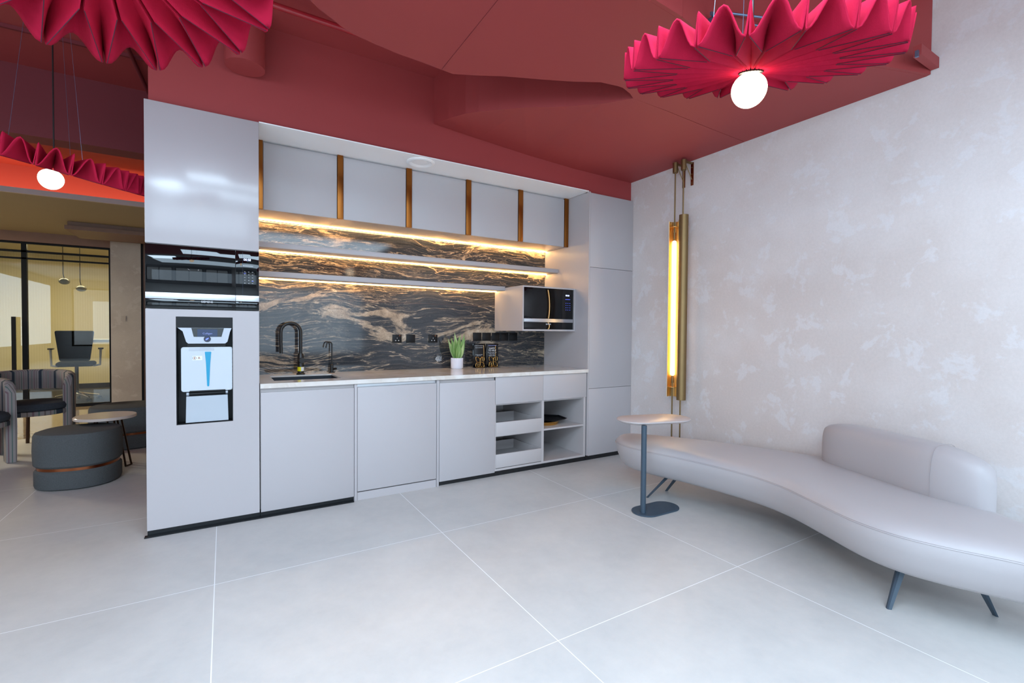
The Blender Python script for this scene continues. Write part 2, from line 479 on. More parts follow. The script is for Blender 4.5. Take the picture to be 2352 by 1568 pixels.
def text(name, s, size, loc, m, parent, facing='-y', width=None, extr=.0004, align='CENTER'):
    cu = bpy.data.curves.new(name, 'FONT'); cu.body = s; cu.size = size; cu.align_x = align; cu.align_y = 'CENTER'; cu.extrude = extr
    t = bpy.data.objects.new(name, cu); COL.objects.link(t)
    bpy.context.view_layer.update()
    me = bpy.data.meshes.new_from_object(t.evaluated_get(bpy.context.evaluated_depsgraph_get()))
    bpy.data.objects.remove(t); bpy.data.curves.remove(cu)
    if width:
        w = max(v.co.x for v in me.vertices) - min(v.co.x for v in me.vertices)
        me.transform(Matrix.Diagonal((width/w, 1, 1, 1)))
    me.transform(Matrix.Rotation(PI/2, 4, 'X'))
    me.transform(Matrix.Translation(Vector(loc) - Vector(root_of(parent).location)))
    me.materials.clear(); me.materials.append(m)
    o = bpy.data.objects.new(name, me); COL.objects.link(o); o.parent = parent
    return o

# ------------------------------------------------------------------ room shell
YF, YB = .825, 1.555            # cabinet face plane, splashback face
XR = 3.65
ZS = 3.26                       # slab soffit
b = BM(); box(b, -6.2, XR+.2, -9.2, 4.68, -.12, 0); struct('floor', b, M['floor'])
b = BM(); box(b, -6.2, .6, 4.68, 7.36, -.12, 0); struct('floor', b, M['hall'])
b = BM(); box(b, -6.2, .6, 7.36, 10.6, -.12, -.001); struct('floor', b, M['carpet'])
b = BM(); box(b, -6.2, XR+.2, -3.3, 7.4, ZS, ZS+.2); struct('ceiling', b, M['red'])
b = BM(); box(b, -6.2, XR+.2, -9.2, -3.3, ZS, ZS+.2); struct('ceiling', b, M['silverpaint'])
b = BM(); box(b, XR, XR+.2, -9.2, 1.8, -.1, ZS+.1); struct('wall_right', b, M['plaster'])
b = BM(); box(b, -6.2, -6.0, -9.2, 10.6, -.1, ZS+.1); struct('wall_left', b, M['plaster2'])
# wall behind the kitchen and the red bulkhead above it
b = BM(); box(b, -.33, XR, 1.575, 1.75, 0, ZS); struct('wall_back', b, M['plum'])
b = BM(); box(b, -.337, XR, .86, 1.575, 2.62, ZS); box(b, 3.062, XR, .86, .88, 2.605, 2.62); struct('wall_back', b, M['red'])
b = BM(); box(b, .5, .6, 1.75, 10.6, 0, ZS); struct('wall_back', b, M['plaster2'])
# window wall behind the camera
def window_wall():
    b = BM(); y0, y1 = -9.2, -9.05
    xs = [-6.0, -5.4, -2.6, -2.3, .5, .8, 3.3, XR]
    box(b, -6.0, XR, y0, y1, 0, .5); box(b, -6.0, XR, y0, y1, 2.95, ZS)
    for i in range(0, 8, 2): box(b, xs[i], xs[i+1], y0, y1, .5, 2.95)
    struct('wall_front', b, M['silverpaint'])
    for i in (1, 3, 5):
        b = BM(); x0, x1 = xs[i], xs[i+1]
        for a in (x0, (x0+x1)/2-.03, x1-.06): box(b, a, a+.06, y0+.03, y1-.03, .5, 2.95)
        for z in (.5, 2.89): box(b, x0, x1, y0+.03, y1-.03, z, z+.06)
        w = struct('window_%d' % ((i+1)//2), b, M['blackframe'])
        g = BM(); box(g, x0+.06, x1-.06, y0+.07, y0+.08, .56, 2.89); part('window_pane', g, M['glass'], w)
window_wall()

# suspended red ceiling panel with the leaf shaped opening
ZL = 2.802
seam_b = [(1.478, .86, 2.90), (1.87, .86, 2.868), (2.37, .86, 2.832), (2.9, .86, 2.808), (3.3, .86, 2.802), (XR, .86, 2.80)]
far = [(1.478, .86, 2.90), (1.50, .62, 2.857), (1.545, .42, 2.828), (1.60, .32, 2.817), (1.70, .20, 2.81), (1.83, .075, 2.806), (2.06, -.10, ZL), (2.235, -.256, ZL), (2.323, -.365, ZL), (2.365, -.425, ZL)]
def low_ceiling_back():
    b = BM()
    poly = far + [(2.7, -.42, ZL), (3.2, -.40, ZL), (XR, -.388, ZL)] + seam_b[::-1][:-1]
    vs = [b.verts.new(p) for p in poly]; b.faces.new(vs)
    bmesh.ops.triangulate(b, faces=b.faces[:])
    f2 = list(b.faces)
    # fascia up to the slab along the opening
    r = bmesh.ops.extrude_face_region(b, geom=f2)
    for e in r['geom']:
        if isinstance(e, bmesh.types.BMVert): e.co.z = ZS
    return b
struct('ceiling', low_ceiling_back(), M['plum']).data.materials[0] = M['red']
near = [(2.365, -.425), (2.30, -.46), (2.21, -.487), (2.171, -.486), (2.047, -.464), (1.9, -.38), (1.732, -.302), (1.60, -.245), (1.486, -.194), (1.36, -.125), (1.229, -.062), (1.121, -.072), (.995, -.083), (.872, -.091), (.745, -.112), (.631, -.136), (.56, -.17), (.495, -.217), (.44, -.25), (.396, -.293), (.34, -.36), (.30, -.45), (.25, -.8), (.32, -1.2), (.6, -1.5), (1.1, -1.42), (1.5, -1.2)]
h2 = [(1.752, -1.128), (1.972, -1.116), (2.4, -1.05), (2.769, -1.138), (3.0, -1.27), (3.271, -1.431), (3.453, -1.491), (XR, -1.553)]
def low_ceiling_front():
    b = BM()
    poly = near + h2 + [(XR, -.392), (3.2, -.404), (2.7, -.424)]
    prism(b, poly, ZL, ZL+.03)
    return b
struct('ceiling', low_ceiling_front(), M['red'])
def fascia(pts, t=-.02, z0=ZL+.001, z1=ZS):
    b = BM()
    for p, q in zip(pts, pts[1:]):
        d = (Vector(q)-Vector(p)).normalized(); n = Vector((-d.y, d.x))*t
        prism(b, [p, q, (q[0]+n.x, q[1]+n.y), (p[0]+n.x, p[1]+n.y)], z0, z1)
    return b
struct('trim_1', fascia(h2), M['red'])
struct('added_light_screen', fascia(near + h2[:1], t=.02, z0=ZL+.031), M['red'])  # unseen upstand added to keep light off the bulkhead and leaf fascia
b = BM(); tube(b, [(1.138, -1.3, 2.801), (1.152, -.08, 2.801)], .0012, 4); struct('trim_10', b, M['plum'])
# lounge beyond: beam, hall ceiling, cove
b = BM(); box(b, -6.0, -.35, 2.36, 2.5, 2.735, ZS); box(b, -6, .5, 2.5, 2.56, 2.735, ZS); struct('trim_2', b, M['plum'])
b = BM(); box(b, -6.0, .5, 4.5, 7.35, 2.715, 2.76); struct('ceiling', b, M['olive'])
b = BM(); box(b, -6.0, .5, 4.46, 4.5, 2.712, 2.768); struct('trim_3', b, M['trimwhite'])
b = BM(); box(b, -6.0, .5, 5.5, 5.6, 2.76, ZS); struct('wall_cove', b, M['red'])
b = BM(); box(b, -6.0, .5, 5.42, 5.46, 2.765, 2.785); single('cove_light_strip', b, M['cove'], 'orange glowing strip hidden above the pale trim of the hall ceiling', 'light strip', loc=(-2.7, 5.44, 2.765))
b = BM(); box(b, -6.0, .5, 7.30, 7.42, 2.565, 2.715); struct('trim_4', b, M['brownwood'])
b = BM(); box(b, -1.80, -.2, 5.95, 6.75, 2.60, 2.655); box(b, -1.78, -.2, 6.0, 6.7, 2.655, 2.715)
single('ceiling_raft', b, M['brownwood'], 'brown veneered raft hanging under the hall ceiling near the plaster column', 'ceiling panel', loc=(-1.0, 6.35, 2.6))
b = BM(); box(b, -1.52, -1.13, 7.2, 7.42, 0, 2.66); struct('wall_column', b, M['plaster2'])
b = BM(); box(b, -1.13, -1.105, 7.22, 7.42, 0, 2.66); struct('trim_5', b, M['blackframe'])
b = BM(); box(b, -1.105, -.9, 7.24, 7.42, 0, 2.66); struct('trim_6', b, M['brownwood'])
b = BM(); box(b, -.9, .5, 7.3, 7.42, 0, 2.66); struct('wall_hall', b, M['plaster2'])
# small junction plate and mark on the column
b = BM(); box(b, -1.39, -1.33, 7.192, 7.199, 1.38, 1.46); single('blank_wall_plate', b, M['plaster2'], 'small pale blank plate on the far plaster column', 'wall plate', loc=(-1.36, 7.199, 1.38))

# glazed office partition
gp = thing('glass_partition', 'black framed glass office partition at the far end of the lounge', 'glass partition', (-3.4, 7.35, 0))
def bar(name, x0, x1, z0, z1, y0=7.32, y1=7.38, par=gp, m='blackframe'):
    b = BM(); box(b, x0, x1, y0, y1, z0, z1); return part(name, b, M[m], par)
bar('top_rail', -6.0, -1.53, 2.535, 2.565)
bar('transom', -6.0, -1.56, 2.405, 2.435)
bar('mullion', -2.585, -2.525, 0, 2.535)
bar('mullion', -1.56, -1.525, 0, 2.535)
bar('mullion', -4.0, -3.95, 0, 2.535)
bar('bottom_rail', -6.0, -1.56, 0, .05)
bar('door_head', -6.0, -1.56, 2.30, 2.325)
bar('door_handle', -2.68, -2.635, .45, 1.42, 7.24, 7.27)
for x0, x1 in ((-6.0, -4.0), (-3.95, -2.585), (-2.525, -1.56)):
    for z0, z1 in ((.05, 2.30), (2.325, 2.405), (2.435, 2.535)):
        bar('glass_pane', x0, x1, z0, z1, 7.345, 7.357, gp, 'glass')
# the office behind the glass
b = BM(); box(b, -6.2, .6, 10.4, 10.6, 0, 2.9); struct('wall_office', b, M['slat'])
b = BM(); box(b, -6.2, .6, 7.42, 10.6, 2.75, 2.9); struct('ceiling', b, M['officewhite'])
b = BM(); box(b, -.8, -.7, 7.42, 10.4, 0, 2.75); struct('wall_office', b, M['officewhite'])
b = BM(); box(b, -6, -.8, 10.36, 10.4, 0, .1); struct('baseboard_office', b, M['blackframe'])
b = BM(); box(b, -2.06, -.83, 8.0, 8.7, 1.01, 1.06)
dk = thing('office_desk', 'white edged high desk end seen through the glass by the task chair', 'desk', (-1.4, 8.35, 0))
part('desktop', b, M['deskwhite'], dk)
b = BM(); box(b, -1.0, -.94, 8.1, 8.6, 0, 1.01); part('leg', b, M['blackframe'], dk)

def task_chair():
    t = thing('task_chair', 'black mesh office swivel chair behind the glass partition', 'office chair', (-2.14, 8.2, 0), .12)
    L = dict(local=True)
    b = BM()
    prism(b, rrect(-.235, .235, .70, 1.21, .03), -.26, -.235, 'y')
    # taper the back towards the waist
    for v in b.verts:
        k = min(1, max(0, (v.co.z-.70)/.5)); v.co.x *= .82 + .24*k**1.3
        v.co.y += -.05*math.sin(k*PI) + .0
    part('backrest', b, M['mesh'], t, **L)
    b = BM(); layered(b, rrect(-.25, .25, -.24, .25, .09), [(.60, .03), (.62, 0), (.655, 0), (.675, .02)]); part('seat', b, M['mesh'], t, **L)
    for s in (-1, 1):
        b = BM(); tube(b, [(s*.22, -.05, .60), (s*.31, -.05, .62), (s*.32, -.05, .89)], .018, 8); a = part('arm_post', b, M['silver'], t, **L)
        b = BM(); prism(b, stadium(s*.32, 0, .24, .07, PI/2), .89, .912); part('arm_pad', b, M['blackmat'], a, **L)
    b = BM(); tube(b, [(0, 0, .12), (0, 0, .60)], .026, 12); part('column', b, M['blackmat'], t, **L)
    for k in range(5):
        a = 2*PI*k/5 + .3
        b = BM(); tube(b, [(.02*math.cos(a), .02*math.sin(a), .13), (.30*math.cos(a), .30*math.sin(a), .075)], [.024, .014], 8); s_ = part('base_arm', b, M['chrome'], t, **L)
        b = BM(); tube(b, [(.30*math.cos(a)-.02*math.sin(a), .30*math.sin(a)+.02*math.cos(a), .03), (.30*math.cos(a)+.02*math.sin(a), .30*math.sin(a)-.02*math.cos(a), .03)], .03, 12); part('castor', b, M['blackmat'], s_, **L)
task_chair()
for x, z, y, lab in ((-2.19, 2.02, 7.75, 'smoked glass globe pendant in the office, the lower cord bent'), (-2.03, 1.93, 8.0, 'smaller smoked globe pendant hanging further right in the office')):
    t = thing('globe_pendant', lab, 'pendant lamp', (x, y, z), group='office globe pendants')
    b = BM(); lathe(b, [(0, -.052)]+[(.072*math.sin(PI*k/12), -.052*math.cos(PI*k/12)) for k in range(1, 12)]+[(0, .052)], (x, y, z), 24); part('globe', b, M['globeoff'], t, angle=80)
    b = BM(); tube(b, [(x, y, z+.045), (x-.015, y, z+.12), (x-.015, y, 2.75)], .006, 6); part('rod', b, M['blackmat'], t)

# ------------------------------------------------------------------ kitchen
cab = M['cab']; gap = .002
def kick(b, x0, x1, y=.845, z=.05): box(b, x0, x1, y, y+.02, 0, z)
# tall unit on the left
tu = thing('tall_oven_cabinet', 'tall glossy greige cabinet at the left end, housing the oven and water dispenser', 'cabinet', (-.055, 1.2, 0))
X0, X1 = -.355, .245
b = BM(); box(b, X0+.002, X0+.02, YF+.02, 1.57, .05, 2.61); box(b, X1-.02, X1, YF+.02, 1.57, .05, 2.61)
box(b, X0+.02, X1-.02, 1.55, 1.57, .05, 2.61); box(b, X0+.02, X1-.02, YF+.02, 1.55, 2.59, 2.61); box(b, X0+.02, X1-.02, YF+.02, 1.55, .05, .07)
box(b, X0+.02, X1-.02, YF+.02, 1.55, 1.755, 1.77); box(b, X0+.02, X1-.02, YF+.02, 1.55, 1.36, 1.377)
part('body', b, M['cabin'], tu)
b = BM(); box(b, X0, X1-gap, YF, YF+.019, 1.768, 2.612, .0015); part('upper_door', b, M['cabgloss'], tu)
nx0, nx1, nz0, nz1 = -.207, .093, .662, 1.330
b = BM()
box(b, X0, nx0, YF, YF+.019, .037, 1.374); box(b, nx1, X1-gap, YF, YF+.019, .037, 1.374)
box(b, nx0, nx1, YF, YF+.019, nz1, 1.374); box(b, nx0, nx1, YF, YF+.019, .037, nz0)
part('lower_door', b, cab, tu)
b = BM(); box(b, X0, X1, .845, .865, 0, .05); part('plinth', b, M['kick'], tu)

# built in oven
ov = thing('built_in_oven', 'wide black glass built-in oven with steel strip, clock showing 00:58', 'oven', (-.055, 1.0, 1.377))
b = BM(); box(b, X0+.022, X1-.022, YF+.012, 1.3, 1.379, 1.754); part('body', b, M['blackmat'], ov)
b = BM(); box(b, X0+.001, .1085, YF-.004, YF+.012, 1.475, 1.762, .001); box(b, X0+.001, .1085, YF-.004, YF+.012, 1.378, 1.435, .001); part('door', b, M['blackglass'], ov)
b = BM(); box(b, .1105, X1-gap, YF-.004, YF+.012, 1.475, 1.762, .001); box(b, .1105, X1-gap, YF-.004, YF+.012, 1.378, 1.435, .001); cp = part('control_panel', b, M['blackglass'], ov)
b = BM(); box(b, X0+.001, .1085, YF-.008, YF+.012, 1.436, 1.474, .001); part('handle_strip', b, M['steel'], ov)
b = BM(); box(b, .1105, X1-gap, YF-.008, YF+.012, 1.436, 1.474, .001); part('strip', b, M['steel'], ov)
text('brand_lettering', 'SIEMENS', .017, (-.045, YF-.0045, 1.424), M['ink'], ov, width=.062)
text('clock_digits', '00:58', .02, (.176, YF-.0045, 1.706), M['clock'], ov, width=.04)
b = BM()
for k in range(12): box(b, .152+k*.005, .154+k*.005, YF-.005, YF-.004, 1.664, 1.670)
part('slider_marks', b, M['ink'], ov)
b = BM()
for r in range(5):
    for c in range(3): box(b, .158+c*.022, .166+c*.022, YF-.005, YF-.004, 1.628-r*.0185, 1.6295-r*.0185)
part('touch_keys', b, M['ink'], ov)
b = BM(); box(b, .157, .167, YF-.005, YF-.004, 1.618, 1.6195); part('lit_key', b, M['clockdim'], ov)
b = BM(); box(b, .201, .211, YF-.005, YF-.004, 1.569, 1.5705); part('lit_key', b, M['clockdim'], ov)
b = BM(); box(b, .150, .151, YF-.005, YF-.004, 1.48, 1.755); part('panel_line', b, M['navy'], ov)

# water dispenser in the lower door
wd = thing('water_dispenser', 'built-in water dispenser with white tank front and turquoise wedge', 'water dispenser', (-.057, .95, nz0))
def U(u): return nx0 + (u-288)/444*(nx1-nx0)
def V(v): return nz1 - (v-640)/(1490-640)*(nz1-nz0) + 0
b = BM()
box(b, nx0+.001, nx1-.001, YF+.10, YF+.105, nz0+.001, nz1-.001)
box(b, nx0+.001, nx0+.004, YF+.004, YF+.10, nz0+.001, nz1-.001); box(b, nx1-.004, nx1-.001, YF+.004, YF+.10, nz0+.001, nz1-.001)
box(b, nx0+.004, nx1-.004, YF+.004, YF+.10, nz0+.001, nz0+.004); box(b, nx0+.004, nx1-.004, YF+.004, YF+.10, nz1-.004, nz1-.001)
box(b, nx0+.004, nx1-.004, YF+.004, YF+.02, 1.262, nz1-.004)
part('recess_liner', b, M['blackpl'], wd)
pts = [(288, 732), (728, 737), (714, 755), (700, 800), (690, 835), (672, 850), (378, 852), (362, 838), (350, 800), (335, 755), (315, 737), (296, 733)]
b = BM(); prism(b, [(U(u), V(v)) for u, v in [(300, 727), (722, 727), (708, 760), (697, 805), (688, 838), (670, 852), (380, 852), (364, 838), (352, 800), (338, 755)]], YF+.004, YF+.06, 'y')
hd = part('dispensing_head', b, M['silver'], wd)
b = BM(); prism(b, [(U(u), V(v)) for u, v in [(404, 728), (660, 728), (640, 798), (422, 798)]], YF+.001, YF+.01, 'y'); part('display_surround', b, M['blackglass'], hd)
b = BM(); box(b, U(450), U(608), YF-.001, YF+.003, V(796), V(738)); part('screen', b, M['screen'], hd)
text('screen_lettering', 'Culligan', .015, (U(529), YF-.0015, V(772)), M['inkblue'], hd, width=.05)
b = BM()
lathe(b, [(0, 0), (.017, 0), (.019, .004), (.019, .012)], (0, 0, 0), 24)
bmesh.ops.rotate(b, verts=b.verts, cent=(0, 0, 0), matrix=Matrix.Rotation(-PI/2, 3, 'X'))
bmesh.ops.translate(b, verts=b.verts, vec=(U(527), YF-.003, V(816)))
part('button', b, M['navy'], hd)
b = BM(); prism(b, [(U(u), V(v)) for u, v in [(515, 825), (530, 820), (540, 806), (524, 810), (514, 818)]], YF-.0045, YF-.0032, 'y'); part('button_symbol', b, M['clockdim'], hd)
b = BM(); box(b, U(372), U(672), YF+.02, YF+.06, V(878), V(853)); part('nozzle_block', b, M['blackpl'], wd)
po = rrect(U(325), U(728), V(1232), V(880), .012)
b = BM(); prism(b, po, YF+.004, YF+.05, 'y')
bmesh.ops.bevel(b, geom=[e for e in b.edges if all(abs(v.co.y-(YF+.004)) < 1e-5 for v in e.verts)], offset=.004, segments=3, affect='EDGES')
tp = part('tank_front', b, M['whitepl'], wd)
b = BM(); prism(b, rrect(U(385), U(580), V(908), V(890), .001), YF+.001, YF+.01, 'y'); part('drip_slot', b, M['silver'], tp)
b = BM(); box(b, U(470), U(552), YF-.001, YF+.006, V(903), V(886)); part('spout', b, M['lightgrey'], tp)
wp = [(U(u), V(v)) for u, v in [(507, 920), (512, 918), (554, 918), (558, 922), (550, 1000), (541, 1190), (537, 1196), (527, 1196), (524, 1190), (515, 1000)]]
b = BM(); prism(b, wp, YF+.0025, YF+.006, 'y'); part('level_wedge', b, M['blue'], tp)
b = BM(); box(b, U(412), U(487), YF+.003, YF+.005, V(984), V(950)); stk = part('safety_sticker', b, M['paper'], tp)
b = BM()
for cx in (427, 462):
    tube(b, [(U(cx)+.009*math.cos(a)*(1), YF+.0026, V(967)+.009*math.sin(a)) for a in [2*PI*k/(3 if cx == 462 else 14)+PI/2 for k in range(3 if cx == 462 else 14)]], .0007, 4, closed=True)
    box(b, U(cx)-.002, U(cx)+.002, YF+.002, YF+.003, V(974), V(960))
part('warning_symbols', b, M['copper'], stk)
b = BM()
box(b, U(388), U(670), YF+.002, YF+.03, V(1236), V(1226))
part('drip_grille', b, M['blackpl'], wd)
b = BM(); tube(b, [(U(362), YF+.03, V(1254)), (U(690), YF+.03, V(1250))], .013, 14); part('hinge_bar', b, M['silver'], wd)
b = BM(); tube(b, [(U(382), YF+.028, V(1254)), (U(672), YF+.028, V(1250))], .0135, 14); part('hinge_sleeve', b, M['blackpl'], wd)
b = BM(); prism(b, [(U(362), V(1272)), (U(688), V(1272)), (U(694), V(1480)), (U(357), V(1480))], YF+.012, YF+.06, 'y')
part('lower_cover', b, M['lightgrey'], wd)

# base cabinets
def base_body(b, x0, x1, z0=.05, z1=.86):
    box(b, x0, x0+.018, YF+.02, 1.55, z0, z1); box(b, x1-.018, x1, YF+.02, 1.55, z0, z1)
    box(b, x0+.018, x1-.018, YF+.02, 1.53, z0, z0+.018); box(b, x0+.018, x1-.018, 1.53, 1.55, z0, z1)
c1 = thing('sink_cabinet', 'base cabinet under the sink with one wide greige door and black plinth', 'cabinet', (.55, 1.19, 0), group='base cabinets')
b = BM(); base_body(b, .249, .856); part('body', b, M['cabin'], c1)
b = BM(); box(b, .251, .8545, YF, YF+.018, .035, .835, .0015); part('door', b, cab, c1)
b = BM(); box(b, .267, .838, YF+.020, YF+.032, .79, .862); part('rail', b, M['cabin'], c1)
b = BM(); box(b, .249, .856, .845, .862, 0, .05); part('plinth', b, M['kick'], c1)
def end_panel(x0, x1, lab):
    b = BM(); box(b, x0, x1, YF-.002, 1.55, 0, .861, .001)
    return single('filler_panel', b, cab, lab, 'panel', 'floor standing filler panels', loc=((x0+x1)/2, 1.2, 0))
end_panel(.8575, .8775, 'narrow greige panel standing to the floor, left of the integrated dishwasher front')
end_panel(1.502, 1.520, 'narrow greige panel standing to the floor, right of the integrated dishwasher front')
c2 = thing('integrated_dishwasher', 'square greige appliance front with a greige plinth panel beneath it', 'dishwasher', (1.19, 1.19, 0))
b = BM(); box(b, .882, 1.498, YF+.025, 1.53, .09, .855); part('body', b, M['steel'], c2)
b = BM(); box(b, .8805, 1.4985, YF+.002, YF+.02, .066, .836, .0015); part('door', b, cab, c2)
b = BM(); box(b, .8805, 1.4985, YF+.006, YF+.022, 0, .058); part('plinth', b, cab, c2)
b = BM(); box(b, .8805, 1.4985, YF+.026, YF+.036, .79, .862); part('rail', b, M['cabin'], c2)
c3 = thing('single_door_cabinet', 'narrow greige base cabinet between the dishwasher front and the open shelves', 'cabinet', (1.78, 1.19, 0), group='base cabinets')
b = BM(); base_body(b, 1.522, 2.036); part('body', b, M['cabin'], c3)
b = BM(); box(b, 1.5235, 2.036, YF, YF+.018, .036, .835, .0015); part('door', b, cab, c3)
b = BM(); box(b, 1.54, 2.018, YF+.020, YF+.032, .79, .862); part('rail', b, M['cabin'], c3)
b = BM(); box(b, 1.522, 2.036, .845, .862, 0, .05); part('plinth', b, M['kick'], c3)
c4 = thing('open_tray_cabinet', 'base cabinet with two pull-out trays beside two open shelves', 'cabinet', (2.55, 1.19, 0), group='base cabinets')
b = BM()
xa, xm0, xm1, xb = 2.038, 2.526, 2.552, 3.045
box(b, xa, xa+.008, YF+.003, 1.55, .0455, .86); box(b, xm0, xm1, YF+.003, 1.53, .064, .86); box(b, 3.020, xb, YF+.003, 1.55, .0455, .86)
box(b, xa+.008, 3.02, YF+.003, 1.53, .0455, .064); box(b, xa+.008, 3.02, 1.53, 1.55, .05, .86)
box(b, xa+.008, 3.02, YF+.022, 1.53, .612, .626); box(b, xa+.008, xm0, YF+.03, 1.53, .335, .345)
part('body', b, M['cabin'], c4)
b = BM(); box(b, xm1, 3.02, YF+.006, 1.53, .346, .362); part('shelf', b, M['cabin'], c4)
for x0, x1 in ((2.038, 2.5385), (2.5405, 3.050)):
    b = BM(); box(b, x0, x1, YF-.001, YF+.018, .626, .862, .001); part('drawer', b, cab, c4)
for z0, z1 in ((.07, .188), (.346, .466)):
    b = BM(); box(b, xa+.009, xm0-.002, YF, YF+.018, z0, z1, .001)
    box(b, xa+.012, xa+.026, YF+.018, 1.30, z0+.02, z1-.0); box(b, xm0-.018, xm0-.004, YF+.018, 1.30, z0+.02, z1-.0)
    box(b, xa+.026, xm0-.018, 1.286, 1.30, z0+.02, z1-.0); box(b, xa+.026, xm0-.018, YF+.018, 1.286, z0+.02, z0+.03)
    part('tray', b, M['cabin'], c4)
b = BM(); box(b, xa, 3.058, .845, .862, 0, .044); part('plinth', b, M['kick'], c4)
# tall unit on the right
tr = thing('tall_larder_cabinet', 'tall greige cabinet of three stacked doors in the right corner', 'cabinet', (3.355, 1.2, 0))
b = BM(); box(b, 3.062, 3.080, YF+.0, 1.57, .05, 2.612); box(b, 3.628, 3.645, YF+.02, 1.57, .05, 2.6); box(b, 3.08, 3.628, 1.55, 1.57, .05, 2.6); box(b, 3.08, 3.628, YF+.02, 1.55, 2.58, 2.6)
box(b, 3.08, 3.628, YF+.02, 1.55, .05, .07)
part('body', b, cab, tr)
for z0, z1 in ((.045, .701), (.704, 1.885), (1.888, 2.603)):
    b = BM(); box(b, 3.0815, 3.647, YF, YF+.019, z0, z1, .0012); part('door', b, cab, tr)
b = BM(); box(b, 3.062, 3.645, .845, .865, 0, .05); part('plinth', b, M['kick'], tr)
# floor edging strip in front of the plinths
b = BM(); box(b, X0-.012, .852, .805, .842, 0, .006); single('floor_edge_strip', b, M['kick'], 'thin black strip along the floor under the two left cabinets', 'floor strip', loc=(.25, .82, 0))

# soffit
b = BM(); box(b, X1+.001, 3.060, YF+.005, 1.555, 2.6125, 2.6195); struct('trim_7', b, M['white'])
dl = thing('downlight', 'round white downlight ring recessed in the white soffit', 'downlight', (1.405, .955, 2.613))
b = BM(); lathe(b, [(.112, .0), (.112, -.005), (.100, -.013), (.090, -.013), (.074, -.002), (.070, .0)], (1.405, .955, 2.613), 40); part('ring', b, M['white'], dl)
b = BM(); lathe(b, [(0, -.004), (.062, -.004), (.066, .0)], (1.405, .955, 2.613), 40); part('diffuser', b, M['white'], dl)

# wall cabinets
b = BM(); box(b, .262, 3.055, 1.155, 1.166, 2.12, 2.612)
YU = 1.15
xsb = [.247, .801, 1.352, 1.905, 2.458, 3.012]
wide = [.288, .843, 1.398, 1.953, 2.508, 3.059]
b.free()
for i in range(5):
    lab = ['wall cabinet with a greige flap door, leftmost, beside the tall oven cabinet', 'wall cabinet with a greige flap door, second from the tall oven cabinet', 'wall cabinet with a greige flap door, middle one of the row of five',
           'wall cabinet with a greige flap door, second from the right end', 'wall cabinet with a greige flap door, rightmost, above the small oven'][i]
    x0 = xsb[i]; x1 = xsb[i+1]
    t = thing('wall_cabinet', lab, 'cabinet', ((x0+x1)/2, 1.35, 2.12), group='wall cabinets above the splashback')
    b = BM(); box(b, x0, x1-.001, 1.17, 1.553, 2.125, 2.612); part('body', b, M['cabgloss'], t)
    b = BM(); box(b, wide[i]+.004, x1-.004, YU, YU+.018, 2.121, 2.600, .001); part('door', b, cab, t)
    b = BM(); box(b, x0, wide[i], YU-.008, YU+.019, 2.121, 2.612, .001); part('bronze_profile', b, M['bronze'], t, label='bronze coloured vertical profile')
    if i == 4:
        b = BM(); box(b, x1, wide[5], YU-.008, YU+.019, 2.121, 2.612, .001); part('bronze_profile', b, M['bronze'], t, label='bronze coloured vertical profile')
        b = BM(); box(b, x1, 3.06, 1.17, 1.553, 2.125, 2.612); part('side_filler', b, cab, t)

# splashback
b = BM(); box(b, X1+.001, 3.060, YB, YB+.018, .895, 2.122); struct('wall_splashback', b, M['marble'])
b = BM(); box(b, X1+.001, 3.060, YB-.0006, YB, 1.511, 1.5125); struct('trim_8', b, M['brownwood'])
# LED strip under wall cabinets
b = BM(); box(b, X1+.004, 3.056, YB-.036, YB-.028, 2.1205, 2.125)
single('led_strip', b, M['led'], 'warm LED line directly under the wall cabinets', 'light strip', 'warm LED strips', loc=(1.65, YB-.006, 2.108))
# shelves
for (x1, yf, z0, z1, lab) in ((3.060, 1.312, 1.876, 1.916, 'long greige shelf with warm LED light beneath, the upper of two'), (2.432, 1.345, 1.660, 1.700, 'shorter greige shelf ending at the small oven box')):
    t = thing('wall_shelf', lab, 'shelf', ((X1+x1)/2, 1.45, z0), group='lit shelves on the splashback')
    b = BM(); box(b, X1+.002, x1-.001, yf, YB-.001, z0, z1, .001); part('board', b, cab, t)
    b = BM(); box(b, X1+.004, x1-.004, YB-.040, YB-.033, z0-.003, z0); part('led_strip', b, M['led'], t, label='warm glowing LED line')
# oven box
mb = thing('oven_housing', 'greige box shelf mounted on the splashback around the small oven', 'cabinet', (2.75, 1.3, 1.26))
bx0, bx1, bz0, bz1, by = 2.433, 3.060, 1.262, 1.688, 1.02
b = BM()
box(b, bx0, bx0+.013, by, 1.554, bz0, bz1); box(b, bx1-.014, bx1-.001, by, 1.554, bz0, bz1); box(b, bx0+.013, bx1-.014, by, 1.554, bz0, bz0+.016); box(b, bx0+.013, bx1-.014, by, 1.554, bz1-.013, bz1)
part('body', b, cab, mb)
mw = thing('compact_oven', 'small black glass oven in the greige box by the right tall cabinet', 'oven', (2.74, 1.25, 1.278))
ox0, ox1, oz0, oz1 = 2.452, 3.036, 1.280, 1.672
b = BM(); box(b, ox0, ox1, by+.02, 1.5, oz0, oz1); part('body', b, M['blackmat'], mw)
oxp = 2.90
for nm, xx0, xx1 in (('door', ox0, oxp-.001), ('control_panel', oxp+.001, ox1)):
    b = BM(); box(b, xx0, xx1, by+.008, by+.02, oz0+.102, oz1, .001); box(b, xx0, xx1, by+.008, by+.02, oz0, oz0+.066, .001); part(nm, b, M['blackglass'], mw)
b = BM(); box(b, ox0, ox1, by+.005, by+.02, oz0+.067, oz0+.101, .001); part('handle_strip', b, M['steel'], mw)
text('brand_lettering', 'SIEMENS', .018, (2.735, by+.0074, oz0+.048), M['ink'], mw, width=.06)
text('clock_digits', '00:58', .02, (2.965, by+.0074, 1.615), M['clock'], mw, width=.045)
b = BM()
